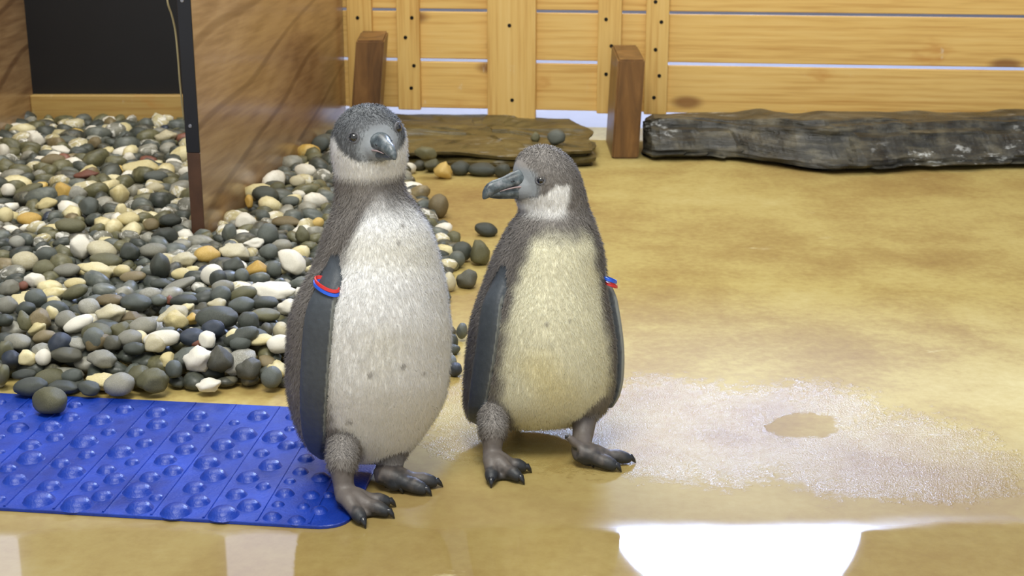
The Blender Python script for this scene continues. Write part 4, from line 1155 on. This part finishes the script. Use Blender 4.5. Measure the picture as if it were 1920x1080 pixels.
pgL.flipper([(750, 478, 34), (775, 540, 44), (790, 640, 56), (788, 740, 50), (775, 812, 16)], back=True)
pgL.leg((641, 882), 48, (646, 938), [(683, 984), (735, 967), (737, 946)], None)
pgL.leg((731, 872), 50, (718, 898), [(750, 920), (805, 925), (826, 909)], None)
# stubby tail
tb = ony(640, 815, YL)+Vector((-.02, .085, 0)); pgL.tubep('body', [tb+Vector((.01, -.03, .01)), tb, tb+Vector((-.022, .03, -.03))], [.03, .018, .004], squash=.5)
pgL.edge_dir = Vector((.85, -.5, 0)).normalized()
th1 = ony(620, 862, YL-.05); 
fnL = make_colfn(pgL, hcL, hrL, FdL, UL, [(-.3, .34), (.15, .34), (.36, .16), (.50, -.08), (.62, -.14), (.75, -.30), (1, -.40)], -.28, WHITE, [(350, 20), (380, 38), (420, 60), (470, 66), (560, 64), (880, 63)],
                 (338, 410), [(708, 702, .006), (766, 686, .005), (668, 790, .006), (760, 422, .004), (754, 454, .004), (800, 700, .004)], [(th1, .042)], (314, 336))
rL = pgL.build(fnL)
def head_front(pg, hc, d, r): return hc+d*r
pL, nL, _ = pgL.surf(669, 258); pgL.eye(pL-nL*.001, nL, .0062, True)
pL, nL, _ = pgL.surf(749, 240); pgL.eye(pL, nL, .0062, True)
pgL.beak(hcL+FdL*.050+UL*(-.006), FdL, UL, .037, .028, .0140)
pgL.band(629, 533, 36, -.5, M['red'], 'red band', lift=.004)
pgL.band(628, 540, 38, -.5, M['bluep'], 'blue band', lift=.004)

# ---- shorter penguin (right): head turned to the left in profile
rowsR = [(273, 1008, 1026), (277, 993, 1040), (284, 981, 1053), (296, 970, 1067), (312, 963, 1079), (330, 961, 1088), (350, 963, 1094), (370, 967, 1099), (388, 973, 1103), (402, 972, 1108), (420, 958, 1115), (440, 946, 1121),
         (465, 933, 1129), (495, 920, 1134), (530, 908, 1139), (570, 893, 1145), (610, 882, 1152), (650, 877, 1157), (690, 873, 1158), (725, 871, 1155), (750, 871, 1147), (770, 874, 1132), (785, 882, 1110), (796, 898, 1080), (803, 925, 1050), (806, 950, 1020)]
YR = 1.81
pgR = Penguin('penguin', 'shorter grey and cream penguin chick with head turned left in profile, on the ochre floor', rowsR, YR, 14,
              [(273, .95), (380, .95), (420, .92), (520, .88), (806, .84)])
pgR.loft()
FdR = Vector((-.87, -.48, -.01)).normalized(); UR = (Vector((0, 0, 1))-FdR*FdR.z).normalized()
hcR = ony(1028, 338, YR); hrR = .0465
pgR.ellipsoid('face', hcR+FdR*.030+UR*(-.005), (FdR*.024, FdR.cross(UR)*.022, UR*.022))
pgR.ellipsoid('body', hcR+FdR*.012+UR*(-.026), (FdR*.030, FdR.cross(UR)*.030, UR*.022))
pgR.flipper([(945, 500, 20), (934, 535, 27), (927, 570, 33), (918, 640, 36), (909, 700, 36), (901, 750, 32), (896, 785, 22), (894, 800, 10)])
pgR.flipper([(1138, 500, 12), (1143, 540, 12), (1151, 600, 12), (1156, 660, 12), (1157, 715, 12), (1149, 765, 8)])
pgR.leg((924, 820), 44, (922, 868), [(921, 908), (979, 903), (991, 882)], None)
pgR.leg((1096, 788), 46, (1089, 856), [(1106, 872), (1160, 880), (1188, 864)], (1064, 818), ytop=onz(1089, 856).y+.01)
tb = ony(960, 800, YR)+Vector((0, .05, 0)); pgR.tubep('body', [tb+Vector((0, -.03, .03)), tb, tb+Vector((.012, .035, -.022))], [.034, .018, .004], squash=.5)
pgR.edge_dir = Vector((.85, -.5, 0)).normalized()
a1 = ony(905, 800, YR-.05); a2 = ony(1120, 775, YR-.03)
fnR = make_colfn(pgR, hcR, hrR, FdR, UR, [(-.1, .06), (.30, .04), (.5, -.12), (.72, -.32), (1, -.42)], -.12, CREAM, [(405, 30), (430, 44), (480, 46), (600, 50), (720, 54), (810, 56)],
                 (400, 448), [(1023, 606, .004), (1064, 600, .003)], [(a1, .046), (a2, .030)], (380, 402))  # grey throat rows, with the shadow under the head painted into the colour
rR = pgR.build(fnR)
pR, nR, _ = pgR.surf(1012, 338); pgR.eye(pR-nR*.0008, nR, .0052, True)
pR2 = hcR+(FdR*.62-FdR.cross(UR)*-.75+UR*.1).normalized()*hrR
sgn = -1 if (nR.dot(FdR.cross(UR)) > 0) else 1
q = (FdR*.62+FdR.cross(UR)*.78*sgn+UR*.05).normalized(); pgR.eye(hcR+q*hrR*.97, q, .0052, True)
pgR.beak(hcR+FdR*.047+UR*(-.005), FdR, UR, .049, .0330, .0135)
pgR.band(1144, 533, 14, 0.0, M['red'], 'red band', hw=.017, lift=.004)
pgR.band(1143, 524, 14, 0.0, M['bluep'], 'blue band', hw=.019, lift=.004)

# things that would still share a label are told apart by their order across the picture
same = {}
for o in C.objects:
    if o.parent is None and o.get('category') == 'pebble': same.setdefault(o['label'], []).append(o)
for lb_, os_ in same.items():
    if len(os_) < 2: continue
    os_.sort(key=lambda q: q.location.x/q.location.y)
    for i, o in enumerate(os_):
        if len(os_) == 2: sfx = ', the left of two' if i == 0 else ', the right of two'
        else: sfx = ', %s from left' % ('first', 'second', 'third', 'fourth', 'fifth', 'sixth', 'seventh')[min(i, 6)]
        base_l = lb_
        for a_, b_ in (('just ', ''), (' at the left picture edge', ''), ('mid-sized ', ''), (' quartz', ''), (' of the picture', ''), ('the heap ', 'heap '), ('the ', '')):
            if len((base_l+sfx).split()) > 16: base_l = base_l.replace(a_, b_)
        o['label'] = base_l+sfx
